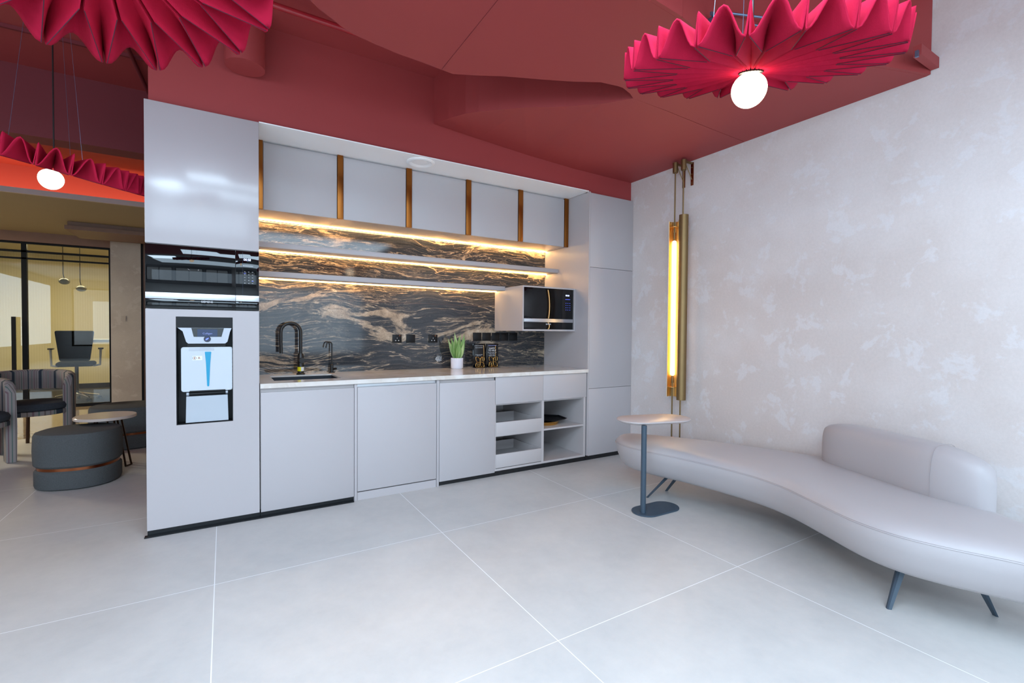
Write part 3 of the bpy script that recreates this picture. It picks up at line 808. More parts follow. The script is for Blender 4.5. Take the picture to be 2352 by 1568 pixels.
for r in range(4):
    for c in range(3): box(b, 2.945+c*.024, 2.951+c*.024, by+.0068, by+.008, 1.538-r*.022, 1.541-r*.022)
part('touch_keys', b, M['clockdim'], mw)
b = BM()
for k in range(12): box(b, 2.94+k*.005, 2.942+k*.005, by+.0068, by+.008, 1.575, 1.579)
part('slider_marks', b, M['clockdim'], mw)

# worktop with cut-out and sink
cy0, cy1, cz0, cz1 = .806, 1.554, .883, .895
sx0, sx1, sy0, sy1 = .345, .800, .985, 1.385
wt = thing('worktop', 'cream veined stone worktop running between the two tall cabinets', 'worktop', (1.65, 1.18, .864))
b = BM()
box(b, X1+.003, sx0, cy0, cy1, cz0, cz1); box(b, sx1, 3.060, cy0, cy1, cz0, cz1); box(b, sx0, sx1, cy0, sy0, cz0, cz1); box(b, sx0, sx1, sy1, cy1, cz0, cz1)
box(b, X1+.003, 3.060, cy0, cy0+.018, .864, cz0)
part('slab', b, M['worktop'], wt)
sk = thing('kitchen_sink', 'black undermount sink basin below the tall black tap', 'sink', (.572, 1.185, .68))
b = BM()
for a in ((sx0-.012, sx0, sy0-.012, sy1+.012), (sx1, sx1+.012, sy0-.012, sy1+.012), (sx0, sx1, sy0-.012, sy0), (sx0, sx1, sy1, sy1+.012)): box(b, a[0], a[1], a[2], a[3], .68, .882)
box(b, sx0, sx1, sy0, sy1, .68, .692)
part('basin', b, M['sink'], sk)
b = BM(); lathe(b, [(0, .004), (.035, .004), (.042, 0)], (.572, 1.25, .692), 24); part('drain', b, M['blackmat'], sk)
# taps
ft = thing('kitchen_tap', 'tall matte black gooseneck tap at the back of the sink', 'tap', (.572, 1.425, .895))
fx, fy = .572, 1.425
b = BM(); lathe(b, [(0, 0), (.032, 0), (.032, .008), (.028, .012), (.024, .014), (.024, .15), (.022, .155), (.019, .17), (0, .17)], (fx, fy, .895), 28); part('body', b, M['blackmat'], ft)
pts = [(fx, fy, 1.06), (fx, fy, 1.235)] + [(fx-.073+.073*math.cos(a), fy-.006*a, 1.235+.073*math.sin(a)) for a in [PI*k/16 for k in range(1, 17)]] + [(fx-.146, fy-.02, 1.15), (fx-.144, fy-.02, 1.068)]
b = BM(); tube(b, pts, .0125, 16); part('spout', b, M['blackmat'], ft)
b = BM(); tube(b, [(fx, fy-.02, 1.01), (fx+.004, fy-.055, 1.01)], .021, 20); part('handle', b, M['blackmat'], ft)
b = BM(); lathe(b, [(.0246, .028), (.0246, .062)], (fx, fy, .895), 28); part('energy_label', b, M['yellow'], ft, label='yellow and white sticker band')
b = BM()
for k in range(8):
    a0 = -PI/2+.0+k*.17; a1 = a0+.17
    quad(b, (fx+.0252*math.cos(a0), fy+.0252*math.sin(a0), .924), (fx+.0252*math.cos(a1), fy+.0252*math.sin(a1), .924), (fx+.0252*math.cos(a1), fy+.0252*math.sin(a1), .956), (fx+.0252*math.cos(a0), fy+.0252*math.sin(a0), .956))
part('sticker', b, M['paper'], ft)
f2 = thing('filter_tap', 'slim black drinking water tap to the right of the tall tap', 'tap', (.825, 1.50, .895))
gx, gy = .825, 1.50
b = BM(); lathe(b, [(0, 0), (.024, 0), (.024, .006), (.013, .008), (.013, .065), (.008, .07), (0, .07)], (gx, gy, .895), 20); part('body', b, M['blackmat'], f2)
pts = [(gx, gy, .96), (gx, gy, 1.13)] + [(gx-.022+.022*math.cos(a), gy-.003*a, 1.13+.024*math.sin(a)) for a in [PI*k/10 for k in range(1, 11)]] + [(gx-.05, gy-.01, 1.105)]
b = BM(); tube(b, pts, .0055, 12); part('spout', b, M['blackmat'], f2)
b = BM(); tube(b, [(gx+.008, gy-.006, .925), (gx+.03, gy-.03, .93)], .009, 12); part('handle', b, M['blackmat'], f2)

# sockets and plates
def plate(x0, x1, z0, z1, kind, lab, grp):
    t = thing('socket_plate' if kind != 'blank' else 'blank_plate', lab, 'socket' if kind != 'blank' else 'wall plate', ((x0+x1)/2, YB, (z0+z1)/2), group=grp)
    b = BM(); box(b, x0, x1, YB-.009, YB-.0002, z0, z1, .002); part('plate', b, M['blackpl'], t)
    if kind == 'socket':
        cx, cz = (x0+x1)/2, (z0+z1)/2
        b = BM(); box(b, cx-.0025, cx+.0025, YB-.0098, YB-.009, cz+.002, cz+.008)
        for s in (-1, 1): box(b, cx+s*.014-.004, cx+s*.014+.004, YB-.0098, YB-.009, cz-.021, cz-.014)
        part('pin_hole', b, M['ink'], t)
        b = BM(); box(b, x0+.06, x0+.074, YB-.0105, YB-.009, z1-.014, z1-.008); part('switch', b, M['copper'], t)
    return t
plate(1.361, 1.447, 1.143, 1.219, 'socket', 'black socket plate on the stone, leftmost, right of the taps', 'black plates on the splashback')
plate(1.492, 1.577, 1.143, 1.219, 'blank', 'black blank plate between the two black sockets', 'black plates on the splashback')
plate(1.711, 1.800, 1.143, 1.219, 'socket', 'black socket plate just left of the potted plant', 'black plates on the splashback')
labs = ['black blank plate immediately right of the plant leaves', 'black blank plate, second in the row above the black signs', 'black blank plate, third in the row above the black signs', 'black blank plate, fourth in the row above the black signs', 'black blank plate at the right end of the row, below the small oven']
for (x0, x1), lb in zip(((2.183, 2.277), (2.288, 2.386), (2.397, 2.491), (2.503, 2.596), (2.612, 2.704)), labs):
    plate(x0, x1, 1.158, 1.241, 'blank', lb, 'black plates on the splashback')
# loose wire sticking out of the stone
b = BM()
for k in range(5):
    a = k*1.3; pts = [(1.80+.003*k, YB-.001, 1.0)] + [(1.80+.035*math.cos(a+s*.9)*(s/5), YB-.012-.006*s, .99+.03*math.sin(a+s*.9)*(s/5)) for s in range(1, 6)]
    tube(b, pts, .0022, 6)
wr = single('loose_cable_end', b, M['whitepl'], 'small tuft of loose cable sticking out of the stone left of the plant pot', 'cable', loc=(1.80, YB, .99))

# plant
px, py = 1.955, 1.435
pl = thing('potted_plant', 'green leafy plant in a ribbed white pot on the worktop', 'plant', (px, py, .895))
b = BM()
prof = [(0, 0), (.050, 0), (.055, .004), (.058, .012), (.058, .103), (.053, .103), (.053, .09), (0, .09)]
lathe(b, prof, (px, py, .895), 72)
for v in b.verts:
    r = math.hypot(v.co.x-px, v.co.y-py)
    if r > .054 and v.co.z > .9:
        a = math.atan2(v.co.y-py, v.co.x-px); k = 1 + .018*math.cos(36*a)
        v.co.x = px+(v.co.x-px)*k; v.co.y = py+(v.co.y-py)*k
part('pot', b, M['pot'], pl)
b = BM(); lathe(b, [(0, .093), (.0525, .091)], (px, py, .895), 24); part('soil', b, M['soil'], pl)
def leaf(b, base, tip, w, bend, up):
    base = Vector(base); tip = Vector(tip); n = 10
    d = (tip-base).normalized(); side = d.cross(Vector(up)).normalized(); nr = side.cross(d)
    prev = None
    for i in range(n+1):
        t = i/n; p = base.lerp(tip, t) + nr*bend*math.sin(PI*t*.9)*.5
        ww = w*(.45+.55*math.sin(PI*min(1, t*1.15)**.9))*(1-t**3.0)+.0004
        c = nr*ww*.35
        row = [b.verts.new(p - side*ww + c), b.verts.new(p - side*ww*.5 + c*.2), b.verts.new(p), b.verts.new(p + side*ww*.5 + c*.2), b.verts.new(p + side*ww + c)]
        if prev:
            for k in range(4): b.faces.new((prev[k], prev[k+1], row[k+1], row[k]))
        prev = row
lv = [(-.085, .0, .200, .022), (-.052, .02, .215, .024), (-.062, -.02, .150, .020), (-.02, .015, .262, .028), (.012, -.02, .225, .030), (-.004, -.035, .19, .026), (.038, .012, .245, .027), (.066, -.005, .250, .026), (.088, .01, .205, .022), (.05, -.03, .16, .020), (-.03, -.03, .205, .024)]
for i, (dx, dy, h, w) in enumerate(lv):
    b = BM(); leaf(b, (px+dx*.22, py+dy*.4, .982), (px+dx*1.1, py+dy, .982+h*1.0), w*1.2, .02 if i % 2 else -.015, (0, -1, .1) if i % 2 else (.25, -1, 0))
    o = part('leaf', b, M['leaf2'] if i % 3 == 0 else M['leaf'], pl, angle=80)
    md = o.modifiers.new('thickness', 'SOLIDIFY'); md.thickness = .0012

# two black acrylic signs with gold emblems
EM = [[(.45, .80), (.38, .93), (.25, .98), (.03, .98), (.03, .75), (.10, .58), (.25, .48), (.43, .47)],
      [(.98, .98), (.74, .98), (.60, .92), (.52, .75), (.51, .50), (.50, .25), (.43, .08), (.28, .0), (.03, .0), (.03, .25), (.08, .38), (.17, .44)],
      [(.74, .96), (.74, .60)], [(.98, .98), (.98, .70), (.90, .56)], [(.27, .38), (.27, .06)],
      [(.55, .47), (.75, .47), (.90, .38), (.98, .2), (.98, .02)], [(.56, .14), (.62, .07), (.70, .03)]]
def sign(x0, x1, lab, lines):
    t = thing('acrylic_sign', lab, 'sign', ((x0+x1)/2, 1.47, .895), group='black signs on the worktop')
    b = BM(); box(b, x0, x1, 1.468, 1.473, .896, 1.131, .0008); part('panel', b, M['acrylic'], t)
    b = BM(); box(b, x0+.01, x1-.01, 1.40, 1.468, .8955, .8985); part('base_plate', b, M['acrylic'], t)
    cx = (x0+x1)/2; ex = cx-.048; b = BM()
    for pl_ in EM: tube(b, [(ex+u*.096, 1.445, .902+v*.098) for u, v in catmull(pl_, 4, False)], .0024, 6)
    tube(b, [(ex+.003, 1.445, .9005), (ex+.096, 1.445, .9005)], .002, 6)
    part('emblem', b, M['gold'], t, label='gold monogram emblem', angle=80)
    for s, sz, z, w, m in lines: text('lettering', s, sz, (cx, 1.4675, z), M[m], t, width=w)
sign(2.139, 2.279, 'black acrylic stand next to the plant with small print and gold emblem', [('CLEANING AND MAINTENANCE', .008, 1.110, .10, 'ink'), ('REQUEST AND SUPPORT', .008, 1.092, .085, 'ink'), ('MEMBER HELP DESK', .007, 1.022, .08, 'ink'), ('OPEN DAILY', .007, 1.012, .05, 'ink')])
sign(2.288, 2.428, 'black acrylic stand reading HAPPY TO HELP with gold emblem', [('CORPORATEHUB', .012, 1.112, .096, 'inkblue'), ('HAPPY', .024, 1.083, .068, 'ink'), ('TO HELP', .024, 1.062, .086, 'ink'), ('Our Customer Support Team', .009, 1.042, .10, 'ink'), ('is here to assist you', .009, 1.032, .07, 'ink'), ('Sunday - Friday', .009, 1.018, .06, 'ink'), ('8:00 am to 6:00 pm', .009, 1.008, .075, 'ink')])

# trays on the open shelf
def ring_tray(name, c, r, h, z, m, lab, cat, grp=None):
    b = BM(); lathe(b, [(0, 0), (r*.92, 0), (r*.96, .002), (r, h), (r-.006, h), (r*.93, .005), (0, .005)], (c[0], c[1], z), 48)
    return single(name, b, m, lab, cat, grp, loc=(c[0], c[1], z))
ring_tray('round_tray', (2.715, 1.06), .145, .016, .3625, M['gold'], 'lower round gold tray in the stack on the open shelf', 'tray', 'round gold trays')
ring_tray('round_tray', (2.715, 1.06), .152, .016, .3795, M['gold'], 'upper round gold tray in the stack on the open shelf', 'tray', 'round gold trays')
b = BM(); hexo = [(2.757+.198*math.cos(PI/3*k+.35), 1.06+.19*math.sin(PI/3*k+.35)) for k in range(6)]
layered(b, hexo, [(.397, .03), (.401, .02), (.414, 0), (.414, .006), (.402, .026), (.401, .05)]); single('black_tray', b, M['blackpl'], 'black angular tray lying on top of the round gold trays', 'tray', loc=(2.73, 1.06, .397), smooth=False)

# ------------------------------------------------------------------ wall lamp of brass rods
wl = thing('brass_wall_lamp', 'tall brass lamp with two rods and curved shades on the mottled wall', 'wall lamp', (3.53, .13, 0))
rx = 3.53
RODS = [(.197, 2.79, 2.70), (.107, 2.79, 2.70)]
for i, (ry, zt, zb) in enumerate(RODS):
    b = BM(); tube(b, [(rx, ry, .0), (rx, ry, 2.72)], .0065, 12); rod = part('rod', b, M['brass'], wl)
    b = BM(); tube(b, [(rx, ry, 2.695), (rx, ry, 2.785)], .0235, 20); part('socket', b, M['brass'], wl)
    b = BM(); box(b, rx+.015, 3.649, ry-.008, ry+.008, 2.768, 2.782); tube(b, [(rx+.02, ry, 2.765), (3.642, ry, 2.63)], .004, 6)
    part('bracket_arm', b, M['brass'], wl)
    b = BM(); box(b, 3.642, 3.6495, ry-.014, ry+.014, 2.58, 2.785, .002); pl8 = part('wall_plate', b, M['copper'], wl)
    b = BM()
    for z in (2.60, 2.68, 2.74):
        tube(b, [(3.638, ry, z), (3.6425, ry, z)], .006, 10)
    part('screw', b, M['brass'], pl8)
def half_shell(c, r, a0, a1, z0, z1, t=.0025, n=20):
    b = BM()
    for rr, flip in ((r, 0), (r-t, 1)):
        pass
    pts = [(c[0]+r*math.cos(a0+(a1-a0)*k/n), c[1]+r*math.sin(a0+(a1-a0)*k/n)) for k in range(n+1)]
    pts += [(c[0]+(r-t)*math.cos(a0+(a1-a0)*k/n), c[1]+(r-t)*math.sin(a0+(a1-a0)*k/n)) for k in range(n, -1, -1)]
    prism(b, pts, z0, z1)
    return b
ca = math.atan2(-2.9, -3.48)          # direction from the lamp towards the room
ry = RODS[0][0]
b = half_shell((rx, ry), .047, ca+PI/2-.75, ca+3*PI/2+.05, .672, 2.265); part('rear_shade', b, M['brassin'], wl)
b = BM(); 
for z in (.762, 2.205):
    lathe(b, [(0, 0), (.043, 0), (.043, .003), (0, .003)], (rx, ry, z), 24)
part('shade_divider', b, M['brassin'], wl)
b = BM(); tube(b, [(rx, ry, .868), (rx, ry, .874), (rx, ry, 2.078), (rx, ry, 2.084)], [.010, .0165, .0165, .010], 16); part('light_tube', b, M['tube'], wl)
b = BM()
for z0, z1 in ((.80, .868), (2.084, 2.16)): tube(b, [(rx, ry, z0), (rx, ry, z1)], .010, 12)
part('tube_socket', b, M['brass'], wl)
b = half_shell((rx+.005, RODS[1][0]-.005), .041, ca-1.35, ca+1.35, .655, 2.30); part('front_shade', b, M['brass'], wl)

# ------------------------------------------------------------------ lounge bench
so = thing('curved_bench_sofa', 'long curved greige leatherette bench with a low backrest by the mottled wall', 'sofa', (3.0, -1.1, 0))
outl = [(2.70, -.27), (2.685, -.12), (2.705, .02), (2.77, .125), (2.88, .17), (2.99, .12), (3.10, -.02), (3.20, -.18), (3.31, -.38), (3.45, -.72), (3.55, -1.02), (3.585, -1.26), (3.54, -1.52), (3.40, -1.78), (3.24, -1.98), (3.13, -2.14), (3.08, -2.32), (3.0, -2.48), (2.87, -2.54), (2.755, -2.46), (2.70, -2.34), (2.655, -2.18), (2.58, -2.0), (2.545, -1.83), (2.575, -1.65), (2.68, -1.42), (2.775, -1.2), (2.81, -.97), (2.775, -.60)]
oc = [tuple(p) for p in catmull([Vector(p) for p in outl], 6)]
A = sum(oc[i][0]*oc[(i+1) % len(oc)][1]-oc[(i+1) % len(oc)][0]*oc[i][1] for i in range(len(oc)))
if A < 0: oc = oc[::-1]
b = BM()
lay = [(.186, .105), (.191, .082), (.212, .056), (.26, .032), (.31, .012), (.372, 0), (.376, .002), (.392, .010), (.408, .026), (.418, .048), (.424, .08), (.427, .13)]
layered(b, oc, lay)
ng = [f for f in b.faces if len(f.verts) > 6]; bmesh.ops.triangulate(b, faces=ng)
part('seat', b, M['leather'], so, angle=50)
b = BM()
for z, d in ((.374, -.0005), (.380, .003)): tube(b, [(x, y, z) for x, y in inset_poly(oc, d)], .0009, 5, closed=True)
part('seam', b, M['seam'], so)
# backrest: swept cushion
cl = [(3.44, -1.20), (3.405, -1.31), (3.34, -1.48), (3.27, -1.65), (3.215, -1.80), (3.18, -1.94)]
cc = [Vector(p) for p in catmull([Vector(p) for p in cl], 8, False)]
Ls = [0]
for p, q in zip(cc, cc[1:]): Ls.append(Ls[-1]+(q-p).length)
def at_len(s):
    s = max(0, min(Ls[-1], s))
    for i in range(len(cc)-1):
        if s <= Ls[i+1]+1e-9:
            t = (s-Ls[i])/(Ls[i+1]-Ls[i]); p = cc[i].lerp(cc[i+1], t); return p, (cc[i+1]-cc[i]).normalized()
b = BM(); NU, NV = 40, 28; rows = []
tot = Ls[-1]; ext = .075
for i in range(NU+1):
    s = -1 + 2*i/NU; s = math.copysign(abs(s)**.55, s) if s else 0
    s_l = (s+1)/2*tot
    p, t = at_len(s_l)
    e = (1-abs(s)**(7 if s < 0 else 5))**(1/3.0) if abs(s) < 1 else 0
    e = max(e, .02)
    p2 = p + t*(ext*s*abs(s)**6)
    nrm = Vector((-t.y, t.x))
    row = []
    for k in range(NV):
        a = 2*PI*k/NV; cx, cz = math.cos(a), math.sin(a)
        ux = math.copysign(abs(cx)**.55, cx); uz = math.copysign(abs(cz)**.55, cz)
        wv = .105*e*ux*(1 if uz < 0 else 1-.12*uz); z = .535 + (.155*uz*((e**.55 if s < 0 else e**.95) if uz > 0 else 1))
        q = p2 + nrm*wv
        row.append(b.verts.new((q.x, q.y, z)))
    rows.append(row)
for A_, B_ in zip(rows, rows[1:]):
    for k in range(NV): b.faces.new((A_[k], A_[(k+1) % NV], B_[(k+1) % NV], B_[k]))
b.faces.new(rows[0]); b.faces.new(rows[-1])
bk = part('backrest', b, M['leather'], so, angle=60)
for sl in (.012, tot-.135):
    b = BM()
    p, t = at_len(sl); nrm = Vector((-t.y, t.x)); pts = []
    e = (1-abs(2*sl/tot-1)**7)**(1/3.0)
    for k in range(NV+1):
        a = PI*k/NV; cx, cz = math.cos(a), math.sin(a)
        ux = math.copysign(abs(cx)**.55, cx); uz = max(cz, 0)**.55
        wv = .1062*e*ux*(1-.12*uz); z = .535+.1565*uz*e**.55
        q = p+nrm*wv; pts.append((q.x, q.y, z))
    q0 = pts[0]; q1 = pts[-1]
    pts = [(q0[0], q0[1], .43)] + pts + [(q1[0], q1[1], .43)]
    tube(b, pts, .0009, 5)
    part('backrest_seam', b, M['seam'], bk)
for (fx_, fy_), (tx_, ty_) in (((2.795, -.20), (2.90, -.33)), ((3.04, -.17), (3.00, -.34)), ((2.64, -1.79), (2.76, -1.80)), ((2.99, -2.06), (2.86, -2.02)), ((3.44, -1.18), (3.36, -1.16))):
    b = BM(); d = Vector((fx_-tx_, fy_-ty_, 0)).normalized(); s_ = Vector((-d.y, d.x, 0))
    top = Vector((tx_, ty_, .20)); bot = Vector((fx_, fy_, 0)); vs = []
    for c_, w_, h_ in ((top, .022, .010), (bot, .012, .006)):
        vs.append([b.verts.new(c_ + s_*w_*a_ + d*h_*e_) for a_, e_ in ((1, 0), (.3, 1.6), (-.3, 1.6), (-1, 0), (-.6, -1), (.6, -1))])
    n_ = 6
    for k in range(n_): b.faces.new((vs[0][k], vs[0][(k+1) % n_], vs[1][(k+1) % n_], vs[1][k]))
    b.faces.new(vs[0]); b.faces.new(vs[1][::-1])
    part('leg', b, M['slate'], so, smooth=False)

# side table
st = thing('side_table', 'slim side table with greige oval top and dark pole before the bench', 'side table', (2.60, -.405, 0))
an = -.02
b = BM(); o_ = stadium(2.655, -.405, .385, .195, an, 14)
layered(b, o_, [(0, .002), (.001, 0), (.008, 0), (.010, .002)]); part('base_plate', b, M['slate'], st)
b = BM(); tube(b, [(2.525, -.410, .009), (2.525, -.410, .612)], .0185, 24); part('pole', b, M['slate'], st)
b = BM(); o_ = stadium(2.722, -.317, .56, .30, -.28, 18)
layered(b, o_, [(.607, .035), (.611, .02), (.622, .002), (.626, 0), (.630, .001), (.632, .004)]); part('tabletop', b, M['tabletop'], st)

# ------------------------------------------------------------------ pleated pendants
def frame_for(n):
    n = Vector(n).normalized(); a = n.cross(Vector((0, 1, 0))).normalized(); b_ = n.cross(a)
    return a, b_, n
def pleated(label, c, nrm, phase, power=True, globe=True, H=.088):
    a, b_, n = frame_for(nrm); c = Vector(c)
    t = thing('pleated_pendant', label, 'pendant lamp', tuple(c), group='crimson pleated pendants')
    NS = 20; D = 2*PI/NS; R = .45; rc = .268; r0 = .042
    radii = [r0, .07, .11, .16, .21, .25, rc] + [rc+(R-rc)*k/9 for k in range(1, 10)]
    NWd, NNr = 12, 6
    def P(r, th, h): return n*h + a*(r*math.cos(th)) + b_*(r*math.sin(th))
    def prf(u, sb):
        tri = 1-abs(u)**1.35; bell = .5*(1+math.cos(PI*u))
        return tri*(1-sb)+bell*sb
    bm = BM(); rows = []
    for r in radii:
        eps = min(.0055/r, D*.18)
        y0_, y1_ = .0055, R*math.sin(D/2-.0055/R)
        hw = eps if r <= rc else math.asin((y0_+(y1_-y0_)*(r-rc)/(R-rc))/r)     # half angle of the gap around the inner ridge
        hk = .010 + (H-.010)*((r-r0)/(R-r0))**.75
        row = []; sb = max(0, (r-rc)/(R-rc))**1.5
        for s in range(NS):
            tI = phase + D*(s+.5)                                   # inner ridge pair centred here
            # arch between -hw..hw about tI, then arch from hw..D-hw about the outer node
            k1 = NNr if True else NWd
            for k in range(12):
                u = -1 + 2*k/12; th = tI + hw*u
                row.append(P(r, th, hk*prf(u, sb)))
            g = D/2-hw
            for k in range(12):
                u = -1 + 2*k/12; th = tI + D/2 + g*u
                row.append(P(r, th, hk*prf(u, sb)))
        rows.append([bm.verts.new(p) for p in row])
    m_ = len(rows[0])
    for A_, B_ in zip(rows, rows[1:]):
        for k in range(m_): bm.faces.new((A_[k], A_[(k+1) % m_], B_[(k+1) % m_], B_[k]))
    sh = part('felt_shade', bm, M['felt'], t, local=True, angle=50)
    md = sh.modifiers.new('felt_thickness', 'SOLIDIFY'); md.thickness = .005; md.offset = 0
    bm = BM()
    for s in range(NS):
        tI = phase + D*(s+.5); e0 = .0055/rc; e1 = .0055/R
        for sg in (-1, 1):
            pts = []
            for k in range(7):
                r = rc+(R-.004-rc)*k/6; y0_, y1_ = .0055, R*math.sin(D/2-.0055/R); hw = math.asin((y0_+(y1_-y0_)*(r-rc)/(R-rc))/r)
                pts.append(P(r, tI+sg*hw, -.0032))
            tube(bm, pts, .0013, 4)
    part('crease_stitching', bm, M['stitch'], sh, local=True)
    bm = BM()
    ring = [P(r0-.004 + (.004 if k % 2 else 0), 2*PI*k/48, -.006) for k in range(48)]; ring2 = [P(r0-.004, 2*PI*k/48, .03) for k in range(48)]
    va = [bm.verts.new(p) for p in ring]; vb = [bm.verts.new(p) for p in ring2]
    bm.faces.new(va); bm.faces.new(vb[::-1])
    for k in range(48): bm.faces.new((va[k], va[(k+1) % 48], vb[(k+1) % 48], vb[k]))
    part('hub', bm, M['blackmat'], t, local=True)
    if globe:
        bm = BM(); gc = -n*.058
        prof = [(0, -.060)] + [(.060*math.sin(PI*k/18), -.060*math.cos(PI*k/18)) for k in range(1, 18)] + [(0, .060)]
        rings = []
        for r, z in prof:
            z2 = z*(1.06 if z < 0 else .94)
            if r == 0: rings.append([bm.verts.new(gc+n*z2)])
            else: rings.append([bm.verts.new(gc+n*z2+a*(r*math.cos(2*PI*k/32))+b_*(r*math.sin(2*PI*k/32))) for k in range(32)])
        for A_, B_ in zip(rings, rings[1:]):
            for k in range(32):
                k2 = (k+1) % 32
                if len(A_) == 1: bm.faces.new((A_[0], B_[k], B_[k2]))
                elif len(B_) == 1: bm.faces.new((A_[k], A_[k2], B_[0]))
                else: bm.faces.new((A_[k], A_[k2], B_[k2], B_[k]))
        part('globe', bm, M['globe'], t, local=True, angle=90)
    bm = BM(); top = ZS - c.z
    tube(bm, [n*.03, (n.x*.03, n.y*.03, .12), (n.x*.03-.0, n.y*.03, top-.04)], .004, 8)
    part('cord', bm, M['blackmat'], t, local=True)
    bm = BM()
    lathe(bm, [(0, -.05), (.02, -.048), (.05, -.01), (.055, 0), (0, 0)], (n.x*.03, n.y*.03, top), 20); part('canopy', bm, M['blackmat'], t, local=True)
    bm = BM()
    for k in range(3):
        th = 2*PI*k/3+.4; p = P(.2, th, .06); tube(bm, [p, (p.x*.5, p.y*.5, top-.001)], .0009, 4)
    part('suspension_wire', bm, M['wire'], t, local=True)
    return t
pleated('crimson pleated felt pendant with lit globe, hanging high over the bench', (1.6822, -1.6814, 2.2027), (-.1671, -.2143, 1), -.4068)
pleated('crimson pleated felt pendant cut by the top left corner, seen from underneath', (-.2315, -1.1231, 2.2723), (-.1157, .3681, 1), -7.3874)
pleated('dark crimson pleated pendant seen edge-on with lit globe, in the lounge at left', (-.835, 1.19, 2.212), (.1995, -.1982, .9597), .1, H=.118)

# ------------------------------------------------------------------ ceiling services
for x, lb in ((-.72, 'slim white linear pendant lamp over the office behind, left one'), (.02, 'slim white linear pendant lamp over the office behind, right one')):
    t = thing('linear_pendant', lb, 'pendant lamp', (x, -6.5, 2.42), group='linear office pendants')
    b = BM(); box(b, x-.03, x+.03, -7.2, -5.8, 2.43, 2.48); part('housing', b, M['steel'], t)
    b = BM(); box(b, x-.028, x+.028, -7.19, -5.81, 2.42, 2.43); part('diffuser', b, M['baton'], t)
    for y in (-7.0, -6.0):
        b = BM(); tube(b, [(x, y, 2.48), (x, y, ZS)], .002, 5); part('suspension_wire', b, M['wire'], t)
b = BM(); tube(b, [(.165, .735, 2.90), (.165, .735, ZS)], .112, 32)
single('duct_stub', b, M['red'], 'short red painted duct pipe coming down before the red bulkhead', 'duct', loc=(.165, .735, 2.90))
b = BM(); tube(b, [(-.25, .4, 3.15), (1.45, .4, 3.13)], .018, 14); single('sprinkler_pipe', b, M['redgloss'], 'glossy red pipe running along above the ceiling opening', 'pipe', loc=(.6, .4, 3.14))
b = BM(); tube(b, [(-.55, 1.2, 3.235), (-.487, 2.35, 3.235)], .014, 10); single('ceiling_conduit', b, M['plum'], 'thin dark red conduit on the slab at left, near the bulkhead corner', 'conduit', loc=(-.5, 1.8, 3.235))
b = BM(); box(b, -6, -.34, 1.73, 1.75, 3.235, ZS); struct('trim_9', b, M['plum'])
for p, q, lab in (((2.35, -1.065, 3.00), (2.72, -1.215, 3.0), 'upper of two blue-grey steel rods behind the right pendant'), ((2.55, -1.10, 2.985), (2.80, -1.185, 2.985), 'lower of two blue-grey steel rods behind the right pendant')):
    b = BM(); tube(b, [p, q], .006, 8); single('steel_rod', b, M['wire'], lab, 'rod', 'steel rods behind the right pendant', loc=p)
b = BM(); box(b, 2.218, 2.226, -1.13, -1.09, 2.84, 2.90); box(b, 2.195, 2.226, -1.135, -1.125, 2.895, 2.91)
single('hanger_clip', b, M['wire'], 'tiny bluish metal clip sticking up at the left of the right pendant', 'clip', loc=(2.22, -1.11, 2.84))
b = BM(); box(b, 3.39, XR-.005, -1.61, -1.572, 2.825, 2.885); single('red_painted_bracket', b, M['red'], 'short red painted block beam against the mottled wall top', 'bracket', loc=(3.53, -1.58, 2.855))
b = BM(); box(b, 3.374, 3.3905, -1.60, -1.585, 2.815, 2.85); single('cable_clip', b, M['wire'], 'tiny bluish scrap of metal at the end of the red block beam', 'clip', loc=(3.41, -1.56, 2.84))

# ------------------------------------------------------------------ lounge furniture
def ellipse(cx, cy, rx_, ry_, ang, n=48, p=2.3):
    out = []
    for k in range(n):
        a = 2*PI*k/n; cx_, sy_ = math.cos(a), math.sin(a)
        x = rx_*math.copysign(abs(cx_)**(2/p), cx_); y = ry_*math.copysign(abs(sy_)**(2/p), sy_)
        out.append((cx + x*math.cos(ang)-y*math.sin(ang), cy + x*math.sin(ang)+y*math.cos(ang)))
    return out
def ottoman(label, cx, cy, ang, rx_=.31, ry_=.25):
    t = thing('ottoman', label, 'ottoman', (cx, cy, 0), ang, 'grey oval ottomans')
    e = ellipse(0, 0, rx_, ry_, 0)
    b = BM(); layered(b, e, [(.004, .02), (.012, .006), (.03, 0), (.135, 0), (.15, .012), (.152, .03)]); part('lower_cushion', b, M['ottoman'], t, local=True)
    b = BM(); layered(b, inset_poly(e, .014), [(.150, 0), (.172, 0)]); part('copper_band', b, M['copper'], t, local=True, label='copper metal band')
    b = BM(); layered(b, e, [(.170, .03), (.173, .012), (.19, -.004), (.30, -.008), (.41, -.004), (.432, .006), (.440, .03)]); part('upper_cushion', b, M['ottoman'], t, local=True)
    b = BM(); layered(b, inset_poly(e, .05), [(0, 0), (.005, 0)]); part('foot_ring', b, M['blackmat'], t, local=True)
    return t
ottoman('grey-teal oval ottoman with a copper band, in front of the small marble table', -.965, 2.39, -.25, .262, .25)
ottoman('dark grey ottoman behind the marble table, half hidden by the tall cabinet', -.84, 3.78, .1, .32, .30)
ct = thing('coffee_table', 'small round pale marble table on bronze wire legs between the ottomans', 'table', (-.84, 2.75, 0))
b = BM(); layered(b, ellipse(-.845, 2.66, .215, .215, 0, 56, 2.0), [(.470, .004), (.473, 0), (.492, 0), (.495, .003)]); part('tabletop', b, M['pinkmarble'], ct)
